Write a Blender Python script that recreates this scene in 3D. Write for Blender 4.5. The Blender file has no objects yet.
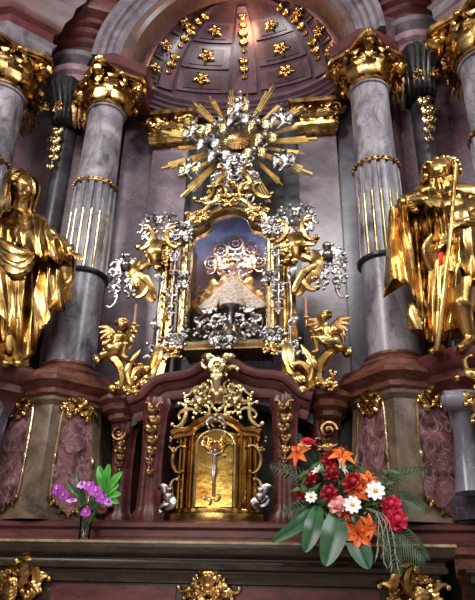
import bpy, bmesh, math, random
from mathutils import Vector as V, Matrix
from math import sin, cos, pi, radians, sqrt
random.seed(7)
C = bpy.context.scene
COL = C.collection

# ---------------------------------------------------------------- camera, sky, lights, exposure
FPX = 607.0
PITCH, YAW, ROLL = radians(25.2), radians(-8.6), radians(1.33)
CAM = V((.88, 0, 0))
fwd = V((sin(YAW)*cos(PITCH), cos(YAW)*cos(PITCH), sin(PITCH)))
rgt = V((cos(YAW), -sin(YAW), 0)); up = rgt.cross(fwd)
r2 = cos(ROLL)*rgt + sin(ROLL)*up; u2 = -sin(ROLL)*rgt + cos(ROLL)*up
cd = bpy.data.cameras.new('camera'); cam = bpy.data.objects.new('camera', cd); COL.objects.link(cam)
cam.matrix_world = Matrix((( r2.x, u2.x, -fwd.x, CAM.x), (r2.y, u2.y, -fwd.y, CAM.y), (r2.z, u2.z, -fwd.z, CAM.z), (0, 0, 0, 1)))
cd.sensor_fit = 'VERTICAL'; cd.sensor_height = 24; cd.lens = FPX/600*24; cd.clip_start = .05; cd.clip_end = 200
C.camera = cam
C.view_settings.view_transform = 'Standard'; C.view_settings.look = 'None'
C.view_settings.gamma = 1; C.view_settings.use_curve_mapping = False
C.view_settings.exposure = 0.4

def lin(c): return tuple(((x/255)/12.92 if x/255 <= .04045 else ((x/255+.055)/1.055)**2.4) for x in c) + (1,)

w = bpy.data.worlds.new('nave'); C.world = w; w.use_nodes = True
nt = w.node_tree; bg = nt.nodes['Background']
tc = nt.nodes.new('ShaderNodeTexCoord'); vo = nt.nodes.new('ShaderNodeTexNoise'); vo.inputs['Scale'].default_value = 3.2
vo.inputs['Detail'].default_value = 3
rp = nt.nodes.new('ShaderNodeValToRGB'); e = rp.color_ramp.elements
e[0].position = .5; e[0].color = (.035, .028, .024, 1); e[1].position = .62; e[1].color = (1, .96, .9, 1)
nt.links.new(tc.outputs['Generated'], vo.inputs['Vector']); nt.links.new(vo.outputs['Fac'], rp.inputs['Fac'])
sx_ = nt.nodes.new('ShaderNodeSeparateXYZ'); nt.links.new(tc.outputs['Generated'], sx_.inputs[0])
mr = nt.nodes.new('ShaderNodeMapRange'); mr.inputs['From Min'].default_value = -.25; mr.inputs['From Max'].default_value = .25; mr.inputs['To Min'].default_value = .12; mr.inputs['To Max'].default_value = 1
nt.links.new(sx_.outputs['Z'], mr.inputs['Value']); mm = nt.nodes.new('ShaderNodeMixRGB'); mm.blend_type = 'MULTIPLY'; mm.inputs['Fac'].default_value = 1
nt.links.new(rp.outputs['Color'], mm.inputs['Color1']); nt.links.new(mr.outputs[0], mm.inputs['Color2'])
nt.links.new(mm.outputs[0], bg.inputs['Color']); bg.inputs['Strength'].default_value = .7

def area(name, loc, target, sx, sy, power, col):
    l = bpy.data.lights.new(name, 'AREA'); l.shape = 'RECTANGLE'; l.size = sx; l.size_y = sy; l.energy = power; l.color = col
    o = bpy.data.objects.new(name, l); COL.objects.link(o); o.location = loc
    o.rotation_euler = (V(target)-V(loc)).to_track_quat('-Z', 'Y').to_euler()
area('added_nave_light', (-4.2, -2.2, 6.2), (0, 5.3, 2.5), 1.6, 3.4, 330, (1, .95, .93))  # added light, no window seen; gives sharp highlights on the gilding
area('added_nave_light', (5.7, -.5, 7.0), (0, 5.3, 2.5), 1.4, 3.2, 260, (.93, .95, 1))  # added cool light from the right, likewise for highlights, no window seen
area('added_nave_light', (.85, -5, 9.25), (0, 5.3, 3.5), 3.0, 1.5, 360, (1, .97, .94))  # added light; raised and sized to limit its glare in the shrine glass
area('added_nave_light', (-1.5, -3, .8), (0, 5, 1.2), 2.2, 1.4, 45, (1, .93, .85))  # added weak fill from low in front, not a window
lp = bpy.data.lights.new('dome_lamp', 'POINT'); lp.energy = 13; lp.color = (1, .5, .25); lp.shadow_soft_size = .12
lo = bpy.data.objects.new('dome_lamp', lp); COL.objects.link(lo); lo.location = (.05, 5.65, 6.75)

# ---------------------------------------------------------------- pixel -> world point at depth Y
def P(px, py, Y):
    d = fwd + r2*((px-237.5)/FPX) + u2*((300-py)/FPX)
    return CAM + d*(Y/d.y)

# ---------------------------------------------------------------- materials
def newmat(name):
    m = bpy.data.materials.new(name); m.use_nodes = True; t = m.node_tree
    return m, t, t.nodes['Principled BSDF']
def marble(name, c1, c2, vein, scale=3, rough=.22, vs=.5, veinw=.035, stretch=(1, 1, 1), bump=.0):
    m, t, b = newmat(name); N = t.nodes; Lk = t.links
    tc = N.new('ShaderNodeTexCoord'); mp = N.new('ShaderNodeMapping'); mp.inputs['Scale'].default_value = stretch
    mp.inputs['Rotation'].default_value = (.3, .5, .2)
    Lk.new(tc.outputs['Object'], mp.inputs['Vector'])
    n1 = N.new('ShaderNodeTexNoise'); n1.inputs['Scale'].default_value = scale; n1.inputs['Detail'].default_value = 8
    n1.inputs['Roughness'].default_value = .62; n1.inputs['Distortion'].default_value = .8
    Lk.new(mp.outputs[0], n1.inputs['Vector'])
    r = N.new('ShaderNodeValToRGB'); r.color_ramp.elements[0].position = .34; r.color_ramp.elements[1].position = .66
    r.color_ramp.elements[0].color = lin(c1); r.color_ramp.elements[1].color = lin(c2)
    Lk.new(n1.outputs['Fac'], r.inputs['Fac'])
    n2 = N.new('ShaderNodeTexNoise'); n2.inputs['Scale'].default_value = scale*.9; n2.inputs['Detail'].default_value = 5
    n2.inputs['Distortion'].default_value = 1.6
    Lk.new(mp.outputs[0], n2.inputs['Vector'])
    v = N.new('ShaderNodeValToRGB'); el = v.color_ramp.elements
    el[0].position = .5-veinw; el[0].color = (0, 0, 0, 1); el[1].position = .5; el[1].color = (1, 1, 1, 1)
    x = el.new(.5+veinw); x.color = (0, 0, 0, 1)
    Lk.new(n2.outputs['Fac'], v.inputs['Fac'])
    mu = N.new('ShaderNodeMath'); mu.operation = 'MULTIPLY'; mu.inputs[1].default_value = vs
    Lk.new(v.outputs['Color'], mu.inputs[0])
    mx = N.new('ShaderNodeMixRGB'); mx.inputs['Color2'].default_value = lin(vein)
    Lk.new(mu.outputs[0], mx.inputs['Fac']); Lk.new(r.outputs['Color'], mx.inputs['Color1'])
    Lk.new(mx.outputs[0], b.inputs['Base Color']); b.inputs['Roughness'].default_value = rough
    if bump:
        bp = N.new('ShaderNodeBump'); bp.inputs['Strength'].default_value = bump; bp.inputs['Distance'].default_value = .02
        Lk.new(n1.outputs['Fac'], bp.inputs['Height']); Lk.new(bp.outputs[0], b.inputs['Normal'])
    return m
def metal(name, c1, c2, rough=.26, scale=9, bump=.25, dist=.012):
    m, t, b = newmat(name); N = t.nodes; Lk = t.links
    tc = N.new('ShaderNodeTexCoord'); n1 = N.new('ShaderNodeTexNoise'); n1.inputs['Scale'].default_value = scale; n1.inputs['Detail'].default_value = 4
    Lk.new(tc.outputs['Object'], n1.inputs['Vector'])
    r = N.new('ShaderNodeValToRGB'); r.color_ramp.elements[0].position = .38; r.color_ramp.elements[1].position = .62
    r.color_ramp.elements[0].color = lin(c1); r.color_ramp.elements[1].color = lin(c2)
    Lk.new(n1.outputs['Fac'], r.inputs['Fac']); Lk.new(r.outputs[0], b.inputs['Base Color'])
    b.inputs['Metallic'].default_value = 1; b.inputs['Roughness'].default_value = rough
    bp = N.new('ShaderNodeBump'); bp.inputs['Strength'].default_value = bump; bp.inputs['Distance'].default_value = dist
    n3 = N.new('ShaderNodeTexNoise'); n3.inputs['Scale'].default_value = scale*2.2; n3.inputs['Detail'].default_value = 3
    Lk.new(tc.outputs['Object'], n3.inputs['Vector']); Lk.new(n3.outputs['Fac'], bp.inputs['Height']); Lk.new(bp.outputs[0], b.inputs['Normal'])
    return m
def plain(name, c, rough=.5, trans=0, c2=None, scale=12, sub=0):
    m, t, b = newmat(name); N = t.nodes; Lk = t.links
    tc = N.new('ShaderNodeTexCoord'); n1 = N.new('ShaderNodeTexNoise'); n1.inputs['Scale'].default_value = scale; n1.inputs['Detail'].default_value = 3
    Lk.new(tc.outputs['Object'], n1.inputs['Vector'])
    r = N.new('ShaderNodeValToRGB'); r.color_ramp.elements[0].position = .35; r.color_ramp.elements[1].position = .65
    r.color_ramp.elements[0].color = lin(c); r.color_ramp.elements[1].color = lin(c2 or tuple(min(255, x*1.12) for x in c))
    Lk.new(n1.outputs['Fac'], r.inputs['Fac']); Lk.new(r.outputs[0], b.inputs['Base Color'])
    b.inputs['Roughness'].default_value = rough
    if trans: b.inputs['Transmission Weight'].default_value = trans
    return m
COLM = marble('lavender_grey_marble', (76, 72, 82), (178, 172, 178), (50, 46, 56), 3.6, .3, .5, .025, (1, 1, .6))
LILAC = marble('lilac_marble', (120, 106, 118), (168, 150, 162), (206, 192, 202), 2.6, .26, .3, .014)
BLUEG = marble('blue_grey_marble', (86, 84, 94), (126, 122, 132), (170, 166, 174), 2.2, .26, .3, .012)
DARKG = marble('dark_grey_marble', (24, 24, 26), (54, 52, 54), (130, 128, 126), 4, .28, .3, .008)
SLATE = marble('slate_marble', (58, 54, 62), (96, 90, 100), (150, 144, 152), 3, .3, .3, .015)
RED = marble('deep_red_marble', (58, 24, 24), (104, 52, 50), (140, 92, 88), 4, .36, .25, .012, (1, 1, 2.5))
REDV = marble('veined_red_marble', (52, 26, 30), (148, 102, 106), (196, 166, 166), 7, .25, .55, .022, bump=.15)
REDW = marble('dark_purple_red_marble', (54, 34, 40), (98, 62, 70), (150, 116, 120), 4, .42, .4, .02)
BRED = marble('brown_red_marble', (78, 44, 38), (122, 76, 62), (160, 116, 100), 5, .22, .3, .02, (1, 1, 2.5))
PINK = marble('pink_grey_marble', (126, 96, 104), (168, 138, 144), (96, 60, 66), 5, .25, .4, .03)
OLIVE = marble('olive_brown_marble', (70, 58, 46), (124, 106, 88), (156, 136, 118), 3.4, .26, .25, .014)
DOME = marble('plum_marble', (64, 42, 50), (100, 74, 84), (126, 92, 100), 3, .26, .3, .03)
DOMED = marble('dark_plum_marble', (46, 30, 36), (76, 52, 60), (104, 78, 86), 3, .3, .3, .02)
ARCH = marble('grey_arch_marble', (92, 84, 90), (138, 128, 134), (80, 70, 78), 3.5, .25, .3, .02)
SOFF = marble('brown_soffit_marble', (70, 58, 58), (108, 88, 82), (130, 84, 56), 3.5, .32, .5, .06)
LEDG = marble('dark_green_brown_marble', (30, 26, 18), (64, 54, 38), (100, 86, 62), 4, .28, .4, .02, (1, 1, 5))
LEDT = marble('pale_ledge_marble', (120, 104, 78), (176, 158, 124), (90, 74, 50), 6, .3, .4, .03)
GOLD = metal('gilding', (140, 104, 52), (234, 192, 122), .26, 9, .14)
GOLDS = metal('statue_gilding', (124, 90, 44), (232, 192, 122), .27, 5, .14, .02)
GOLDK = metal('smooth_gilding', (146, 114, 60), (230, 192, 122), .3, 4, .08, .01)
GOLDP = metal('pale_gilding', (176, 152, 104), (240, 218, 164), .27, 9, .25)
GOLDD = metal('old_gilding', (104, 78, 48), (186, 146, 98), .36, 12, .4)
BRASS = metal('polished_brass', (176, 130, 58), (232, 188, 104), .18, 4, .2)
SILV = metal('silver', (112, 106, 106), (216, 210, 206), .3, 12, .3)
GLASSM, _t, _b = newmat('clear_glass'); _b.inputs['Metallic'].default_value = 0; _b.inputs['Roughness'].default_value = .03; _b.inputs['Base Color'].default_value = (.9, .95, .95, 1)
_tr = _t.nodes.new('ShaderNodeBsdfTransparent'); _gl = _t.nodes.new('ShaderNodeBsdfGlossy'); _gl.inputs['Roughness'].default_value = .04; _fr = _t.nodes.new('ShaderNodeFresnel'); _fr.inputs['IOR'].default_value = 1.5
_mx = _t.nodes.new('ShaderNodeMixShader'); _t.links.new(_fr.outputs[0], _mx.inputs[0]); _t.links.new(_tr.outputs[0], _mx.inputs[1]); _t.links.new(_gl.outputs[0], _mx.inputs[2]); _t.links.new(_mx.outputs[0], _t.nodes['Material Output'].inputs[0])

RAYG = metal('ray_gilding', (222, 196, 136), (252, 236, 190), .45, 3, .03)

# ---------------------------------------------------------------- mesh kit
class Fr:
    """a local frame: a along u, b along v, c out of the face along n"""
    def __init__(s, o, u=(1, 0, 0), v=(0, 0, 1), n=(0, -1, 0)): s.o, s.u, s.v, s.n = V(o), V(u), V(v), V(n)
    def __call__(s, p): return s.o + s.u*p[0] + s.v*p[1] + s.n*p[2]
def cat(pts, n, closed=False):
    """Catmull-Rom resample of tuples of any length"""
    out = []; m = len(pts); segs = m if closed else m-1
    for i in range(n if closed else n+1):
        f = i/n*segs; k = min(int(f), segs-1); t = f-k
        g = (lambda j: pts[j % m]) if closed else (lambda j: pts[max(0, min(m-1, j))])
        a, b, c, d = g(k-1), g(k), g(k+1), g(k+2)
        out.append(tuple(.5*((2*b[q]) + (-a[q]+c[q])*t + (2*a[q]-5*b[q]+4*c[q]-d[q])*t*t + (-a[q]+3*b[q]-3*c[q]+d[q])*t**3) for q in range(len(b))))
    return out
class M:
    def __init__(s, fr=None): s.V = []; s.F = []; s.fr = fr
    def add(s, vs, fs):
        k = len(s.V)
        s.V += [tuple(s.fr(v)) if s.fr else tuple(v) for v in vs]
        s.F += [tuple(i+k for i in f) for f in fs]; return s
    def rings(s, rings, cap=True, closed=False):
        n = len(rings[0]); vs = [p for r in rings for p in r]; fs = []
        R = len(rings)
        for i in range(R if closed else R-1):
            a = i*n; b = ((i+1) % R)*n
            for j in range(n):
                j2 = (j+1) % n; fs.append((a+j, a+j2, b+j2, b+j))
        if cap and not closed: fs += [tuple(range(n))[::-1], tuple(range((R-1)*n, R*n))]
        return s.add(vs, fs)
    def box(s, c, d, rz=0):
        cs, sn = cos(rz), sin(rz); vs = []
        for x in (-1, 1):
            for y in (-1, 1):
                for z in (-1, 1):
                    X, Y = x*d[0]/2, y*d[1]/2
                    vs.append((c[0]+X*cs-Y*sn, c[1]+X*sn+Y*cs, c[2]+z*d[2]/2))
        return s.add(vs, [(0, 1, 3, 2), (4, 6, 7, 5), (0, 4, 5, 1), (2, 3, 7, 6), (0, 2, 6, 4), (1, 5, 7, 3)])
    def tube(s, pts, r, n=8, flat=None, hint=(0, 0, 1), closed=False, crease=0):
        """pts: 3-D points; r: number or list; flat: thickness ratio along hint"""
        pts = [V(p) for p in pts]; N = len(pts); hint = V(hint); rings = []
        for i, p in enumerate(pts):
            if closed: t = pts[(i+1) % N]-pts[i-1]
            else: t = pts[min(i+1, N-1)]-pts[max(i-1, 0)]
            if t.length < 1e-9: t = V((0, 0, 1))
            t.normalize(); h = hint - t*hint.dot(t)
            if h.length < .05: h = V((.3, .8, .5)); h -= t*h.dot(t)
            h.normalize(); sd = t.cross(h)
            R = r[i] if isinstance(r, (list, tuple)) else r
            ft = (flat if flat is not None else 1)
            rg = []
            for j in range(n):
                a = 2*pi*j/n; q = R
                rg.append(p + sd*(cos(a)*q) + h*(sin(a)*q*ft) + h*(crease*R*(abs(cos(a)))))
            rings.append(rg)
        return s.rings(rings, True, closed)
    def ribbon(s, ctrl, w, t=.25, n=12, hint=(0, 0, 1), lobes=3, crease=.35):
        pts = cat(ctrl, n); rr = []
        for i in range(n+1):
            x = i/n; rr.append(max(.001, w*(sin(pi*min(1, .12+x*.88))**.6)*(1-.35*x)*(1+.3*abs(sin(lobes*pi*x)))*(.35 if x > .97 else 1)))
        return s.tube(pts, rr, 6, t, hint, crease=crease)
    def ball(s, c, r, nu=10, nv=7):
        if not isinstance(r, (tuple, list)): r = (r, r, r)
        vs = [(c[0], c[1], c[2]-r[2])]
        for i in range(1, nv):
            ph = -pi/2+pi*i/nv
            for j in range(nu):
                a = 2*pi*j/nu; vs.append((c[0]+r[0]*cos(ph)*cos(a), c[1]+r[1]*cos(ph)*sin(a), c[2]+r[2]*sin(ph)))
        vs.append((c[0], c[1], c[2]+r[2])); fs = []
        for j in range(nu):
            fs.append((0, 1+(j+1) % nu, 1+j)); fs.append((len(vs)-1, 1+(nv-2)*nu+j, 1+(nv-2)*nu+(j+1) % nu))
            for i in range(nv-2):
                a = 1+i*nu; fs.append((a+j, a+(j+1) % nu, a+nu+(j+1) % nu, a+nu+j))
        return s.add(vs, fs)
    def cap(s, a, b, r0, r1, n=12):
        """tapered capsule for fusing"""
        a, b = V(a), V(b); s.ball(a, r0, n, 8); s.ball(b, r1, n, 8)
        s.tube([a, a.lerp(b, .5), b], [r0, (r0+r1)/2, r1], n); return s
    def lathe(s, prof, c=(0, 0, 0), n=32, f=None):
        rings = [[(c[0]+(r*(f(a, z) if f else 1))*cos(a), c[1]+(r*(f(a, z) if f else 1))*sin(a), c[2]+z) for a in [2*pi*j/n for j in range(n)]] for r, z in prof]
        return s.rings(rings)
    def mould(s, plan, prof, closed=True):
        """plan polygon counter-clockwise (x,y); prof [(out,z)...] bottom to top, offset outwards with mitres"""
        n = len(plan); rings = []
        for o, z in prof:
            rg = []
            for i in range(n):
                p = V(plan[i][:2]); a = V(plan[i-1][:2]); b = V(plan[(i+1) % n][:2])
                if not closed and i == 0: a = p-(b-p)
                if not closed and i == n-1: b = p+(p-a)
                d1 = (p-a).normalized(); d2 = (b-p).normalized()
                n1 = V((d1.y, -d1.x)); n2 = V((d2.y, -d2.x)); m = (n1+n2)
                if m.length < 1e-6: m = n1
                m.normalize(); k = o/max(.35, m.dot(n1)); q = p+m*k
                rg.append((q.x, q.y, z))
            rings.append(rg)
        return s.rings(rings)
    def path(s, pts, prof):
        """2-D path in the local a,b plane; prof [(offset along normal, c)] closed section"""
        n = len(pts); rings = []
        for i in range(n):
            p = V(pts[i][:2]); a = V(pts[max(0, i-1)][:2]); b = V(pts[min(n-1, i+1)][:2])
            d1 = (p-a) if i > 0 else (b-p); d2 = (b-p) if i < n-1 else (p-a)
            d1 = d1.normalized(); d2 = d2.normalized()
            n1 = V((-d1.y, d1.x)); n2 = V((-d2.y, d2.x)); m = (n1+n2).normalized(); k = 1/max(.4, m.dot(n1))
            rings.append([(p.x+m.x*o*k, p.y+m.y*o*k, c) for o, c in prof])
        return s.rings(rings)
    def extrude(s, poly, c0, c1):
        n = len(poly); return s.rings([[(x, y, c0) for x, y in poly], [(x, y, c1) for x, y in poly]])
    def scroll(s, c, L, ang, side=1, r=.012, S=False, n=26, tight=9, flat=.8, arc=1.6):
        """rocaille C- or S-scroll lying in the a,b plane about c=(a,b,c)"""
        th = 0; x = y = 0; P2 = []
        for i in range(n+1):
            t = i/n; P2.append((x, y)); u = 2*t-1
            sg = side*(1 if (not S or u < 0) else -1)
            th += sg*(arc+tight*abs(u)**3)/n*1.25; x += cos(th)/n; y += sin(th)/n
        mid = P2[n//2]; a, b = P2[n//4], P2[3*n//4]
        base = math.atan2(b[1]-a[1], b[0]-a[0]); ra = ang-base; k = L/max(.25, sqrt((b[0]-a[0])**2+(b[1]-a[1])**2))*.6
        pts = []
        for q in P2:
            dx, dy = (q[0]-mid[0])*k, (q[1]-mid[1])*k
            pts.append((c[0]+dx*cos(ra)-dy*sin(ra), c[1]+dx*sin(ra)+dy*cos(ra), c[2]))
        rr = [r*(.45+.9*(1-abs(2*i/n-1)**1.5)) for i in range(n+1)]
        s.tube(pts, rr, 6, flat)
        s.ball(pts[0], r*1.25, 6, 4); s.ball(pts[-1], r*1.25, 6, 4); return s
    def build(s, name, mat, parent=None, smooth=True, auto=35, loc=None):
        me = bpy.data.meshes.new(name)
        off = V(loc) if loc is not None else None
        vs = [tuple(V(v)-off) for v in s.V] if off is not None else s.V
        me.from_pydata(vs, [], s.F); me.validate()
        bm = bmesh.new(); bm.from_mesh(me); bmesh.ops.recalc_face_normals(bm, faces=bm.faces)
        if smooth:
            for f in bm.faces: f.smooth = True
            for ed in bm.edges:
                if len(ed.link_faces) == 2 and ed.calc_face_angle(0) > radians(auto): ed.smooth = False
        bm.to_mesh(me); bm.free(); me.materials.append(mat)
        o = bpy.data.objects.new(name, me); COL.objects.link(o)
        if off is not None: o.location = off
        if parent: setparent(o, parent)
        return o
def setparent(o, p):
    o.parent = p; o.matrix_parent_inverse = wm(p).inverted()
def wm(p):
    m = Matrix.Translation(p.location) @ p.rotation_euler.to_matrix().to_4x4() @ Matrix.Diagonal((*p.scale, 1))
    return (wm(p.parent) @ p.matrix_parent_inverse @ m) if p.parent else m
def fuse(m, name, mat, parent=None, voxel=.012, smooth=3, loc=None):
    o = m.build('temp', mat, smooth=False)
    r = o.modifiers.new('r', 'REMESH'); r.mode = 'VOXEL'; r.voxel_size = voxel
    sm = o.modifiers.new('s', 'SMOOTH'); sm.iterations = smooth; sm.factor = .5
    dg = bpy.context.evaluated_depsgraph_get(); dg.update()
    me = bpy.data.meshes.new_from_object(o.evaluated_get(dg)); old = o.data
    bpy.data.objects.remove(o); bpy.data.meshes.remove(old)
    me.name = name; me.materials.clear(); me.materials.append(mat)
    for p in me.polygons: p.use_smooth = True
    o = bpy.data.objects.new(name, me); COL.objects.link(o)
    if loc is not None: me.transform(Matrix.Translation(-V(loc))); o.location = loc
    if parent: setparent(o, parent)
    return o
def tag(o, label, cat_, group=None):
    o['label'] = label; o['category'] = cat_
    if group: o['group'] = group
    return o
def thing(name, loc, label, cat_, group=None):
    o = bpy.data.objects.new(name, None); COL.objects.link(o); o.location = loc; o.empty_display_size = .1
    return tag(o, label, cat_, group)
def struct(o): o['kind'] = 'structure'; return o
def dup(root, mat4, label, group=None):
    """copy of a thing, its parts and sub-parts, moved by a world matrix"""
    def rec(o, par):
        c = o.copy(); COL.objects.link(c)
        if par: c.parent = par
        for ch in [x for x in o.children]: rec(ch, c)
        return c
    r = rec(root, None); m = mat4 @ wm(root)
    r.location = m.to_translation(); r.rotation_euler = m.to_euler(); r.scale = m.to_scale()
    r['label'] = label
    if group: r['group'] = group
    return r

def rocaille(m, c, w, h, n=7, seed=1, r=.012, leaves=5, mirror=True, beads=3):
    """dense filigree of scrolls, leaves and beads inside an ellipse, local plane"""
    rd = random.Random(seed)
    for sd in ((1, -1) if mirror else (1,)):
        rd = random.Random(seed)
        for i in range(n):
            t = (i+.5)/n; a = rd.uniform(.05, .95)*w/2 if mirror else rd.uniform(-.5, .5)*w; b = (t-.5)*h*.9+rd.uniform(-.06, .06)*h
            a *= sqrt(max(.15, 1-(2*b/h)**2*.75))
            L = min(w, h)*rd.uniform(.28, .5); ang = rd.uniform(0, 2*pi); s_ = rd.choice((1, -1)); S = rd.random() < .4
            z = c[2]+rd.uniform(0, .02)
            if sd == 1: m.scroll((c[0]+a, c[1]+b, z), L, ang, s_, r, S)
            else: m.scroll((c[0]-a, c[1]+b, z), L, pi-ang, -s_, r, S)
        for i in range(leaves):
            a = rd.uniform(.1, .9)*w/2*(1 if mirror else rd.choice((-1, 1))); b = rd.uniform(-.42, .42)*h; ang = math.atan2(b, a)+rd.uniform(-.9, .9); L = min(w, h)*rd.uniform(.16, .3)
            p = [(a*.8, b*.8, 0), (a*.8+cos(ang)*L*.5, b*.8+sin(ang)*L*.5, .025), (a*.8+cos(ang+.5)*L, b*.8+sin(ang+.5)*L, .01)]
            m.ribbon([(c[0]+sd*q[0], c[1]+q[1], c[2]+q[2]) for q in p], L*.3, .35, 8)
        for i in range(beads):
            a = rd.uniform(.0, .95)*w/2; b = rd.uniform(-.48, .48)*h
            m.ball((c[0]+sd*a, c[1]+b, c[2]+.012), r*1.6, 6, 5)
    return m
def drop(m, c, L, w, seed=0):
    """hanging garland of husks, flowers and leaves, local plane, from c downwards"""
    rd = random.Random(seed); n = max(3, int(L/(w*.55)))
    m.tube([(c[0], c[1]+w*.1, c[2]+.004), (c[0]+w*.06, c[1]-L*.5, c[2]+.008), (c[0], c[1]-L, c[2]+.004)], w*.05, 6)
    for i in range(n):
        t = i/(n-1); b = c[1]-t*L; ww = w*(.55+.45*sin(pi*(.25+t*.6)))*(1-.35*t); ox = rd.uniform(-.12, .12)*w
        for k in range(5):
            a = -pi/2+(k-2)*.75+rd.uniform(-.2, .2)
            m.ribbon([(c[0]+ox, b, c[2]), (c[0]+ox+cos(a)*ww*.3, b+sin(a)*ww*.3, c[2]+.02), (c[0]+ox+cos(a)*ww*.58, b+sin(a)*ww*.58, c[2]+.004)], ww*.2, .45, 6, lobes=1)
        m.ball((c[0]+ox, b, c[2]+.018), ww*.16, 6, 5)
    return m
def figure_hand(m, wrist, d, nrm, L, curl=.5, thumb=1):
    """palm and five fingers; d pointing direction, nrm the back of the hand"""
    wrist = V(wrist); d = V(d).normalized(); nrm = V(nrm); nrm = (nrm-d*nrm.dot(d)).normalized(); s = d.cross(nrm)*thumb
    m.tube([wrist, wrist+d*L*.25, wrist+d*L*.5], [L*.16, L*.24, L*.22], 10, .5, nrm)
    for k, (o, l) in enumerate(((-.17, .42), (-.06, .5), (.06, .47), (.17, .38))):
        b = wrist+d*L*.45+s*(-o*L); f1 = b+d*(l*L*.45)-nrm*(curl*l*L*.12); f2 = f1+d*(l*L*.35*(1-curl*.5))-nrm*(curl*l*L*.3)
        f3 = f2+d*(l*L*.22*(1-curl))-nrm*(curl*l*L*.28); m.tube([b, f1, f2, f3], [L*.065, L*.058, L*.05, L*.035], 7)
    t0 = wrist+d*L*.12+s*L*.14; m.tube([t0, t0+d*L*.18+s*L*.13, t0+d*L*.38+s*L*.15-nrm*L*.05], [L*.08, L*.065, L*.045], 7)
def figure_head(m, c, R, f, upv, child=False):
    """head of radius R (half height) looking along f"""
    c = V(c); f = V(f).normalized(); upv = V(upv); upv = (upv-f*upv.dot(f)).normalized(); s = f.cross(upv)
    def T(a, b, d): return c+s*(a*R)+upv*(b*R)+f*(d*R)
    m.ball(T(0, .2, -.12), R*.78); m.ball(T(0, .12, .1), R*.7)
    m.ball(T(0, -.42, .28), R*(.48 if child else .46)); m.ball(T(0, -.68, .38), R*.22)
    for q in (-1, 1):
        m.ball(T(q*.3, -.22, .46), R*(.27 if child else .2)); m.ball(T(q*.27, .2, .62), R*.16, 8, 6); m.ball(T(q*.74, -.02, -.02), (R*.12, R*.12, R*.2), 8, 6)
        m.ball(T(q*.26, .02, .66), R*.1, 8, 6)
    m.tube([T(0, .16, .72), T(0, -.08, .86), T(0, -.2, .92)], [R*.08, R*.1, R*.13], 8)
    m.tube([T(-.2, -.44, .68), T(0, -.42, .77), T(.2, -.44, .68)], R*.07, 7)
    m.tube([T(-.15, -.54, .66), T(0, -.55, .74), T(.15, -.54, .66)], R*.075, 7)
def drape(m, levels, k=9, amp=.03, tw=2.5, n=72, nz=40, seed=0, sharp=1.0):
    """robe skin around a figure: levels (z,cx,cy,rx,ry,ampfactor)"""
    lv = cat(levels, nz); rings = []; rd = random.Random(seed); ph = [rd.uniform(0, 6.28) for _ in range(6)]
    z0, z1 = levels[0][0], levels[-1][0]
    for (z, cx, cy, rx, ry, af) in lv:
        t = (z-z0)/(z1-z0) if z1 != z0 else 0; rg = []
        for j in range(n):
            a = 2*pi*j/n; w1 = 1-2*abs(sin(k/2*a+tw*t*1.6+ph[0]+.5*sin(5*t+ph[1]))); w2 = sin((k+4)*a-tw*t*3+ph[2]); w3 = sin(3*a+ph[3]+6*t)
            d = amp*af*(sharp*w1*.7+.28*w2+.55*w3+.2*sin(11*t+2*a))
            rg.append((cx+(rx+d)*cos(a), cy+(ry+d)*sin(a), z+.4*amp*af*w3))
        rings.append(rg)
    m.rings(rings); return m
def cloth(m, A, B, k=5, amp=.04, sag=.0, nrm=(0, -1, 0), th=.015, nu=48, nv=20, seed=0, grow=.6, bulge=.0):
    """thick folded cloth between control curves A (gathered edge) and B (free edge)"""
    a = [V(p) for p in cat([tuple(x) for x in A], nu)]; b = [V(p) for p in cat([tuple(x) for x in B], nu)]; nrm = V(nrm).normalized(); rd = random.Random(seed); ph = rd.uniform(0, 6)
    F_ = []; K_ = []
    for j in range(nv+1):
        t = j/nv; r1 = []; r2_ = []
        for i in range(nu+1):
            u = i/nu; p = a[i].lerp(b[i], t); g = (1-grow)+grow*t
            d = amp*g*((1-2*abs(sin(pi*k*u+ph+1.1*sin(2.2*t+ph))))*.75*(.6+.4*sin(5*u+3*t))+.3*sin(2*pi*k*.8*u+ph*2-3.5*t)+.16*sin(9*t+7*u))
            q = p+nrm*(d+bulge*sin(pi*t))+V((0, 0, -sag*sin(pi*t)*sin(pi*u))); r1.append(q); r2_.append(q-nrm*th)
        F_.append(r1); K_.append(r2_)
    m.rings([F_[j]+K_[j][::-1] for j in range(nv+1)]); return m

# ================================================================ THE SETTING
def boxobj(name, c, d, mat, rz=0):
    o = M().box((0, 0, 0), d).build(name, mat, smooth=False); o.location = c; o.rotation_euler.z = rz; return o
struct(boxobj('floor', (0, 1.5, -1.65), (11, 11, .1), PINK))
struct(boxobj('wall_back', (0, 6.16, 2.2), (3.3, .2, 7.6), SLATE))
for s, nm in ((-1, 'left'), (1, 'right')):
    struct(boxobj('wall_'+nm, (s*3.1, 5.9, 3.7), (2.9, .3, 10.6), REDW))
# upper wall around the arch mouth
m = M(Fr((0, 5.42, 5.75))); n = 40; rin = []; rout = []
for i in range(n+1):
    a = pi*i/n; rin.append((1.45*cos(a), 1.45*sin(a))); k = 1/max(abs(cos(a))/1.9, abs(sin(a))/2.6); rout.append((k*cos(a), k*sin(a)))
m.rings([[(*rin[i], 0), (*rout[i], 0), (*rout[i], -.3), (*rin[i], -.3)] for i in range(n+1)])
struct(m.build('wall_back_upper', REDW))
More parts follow.
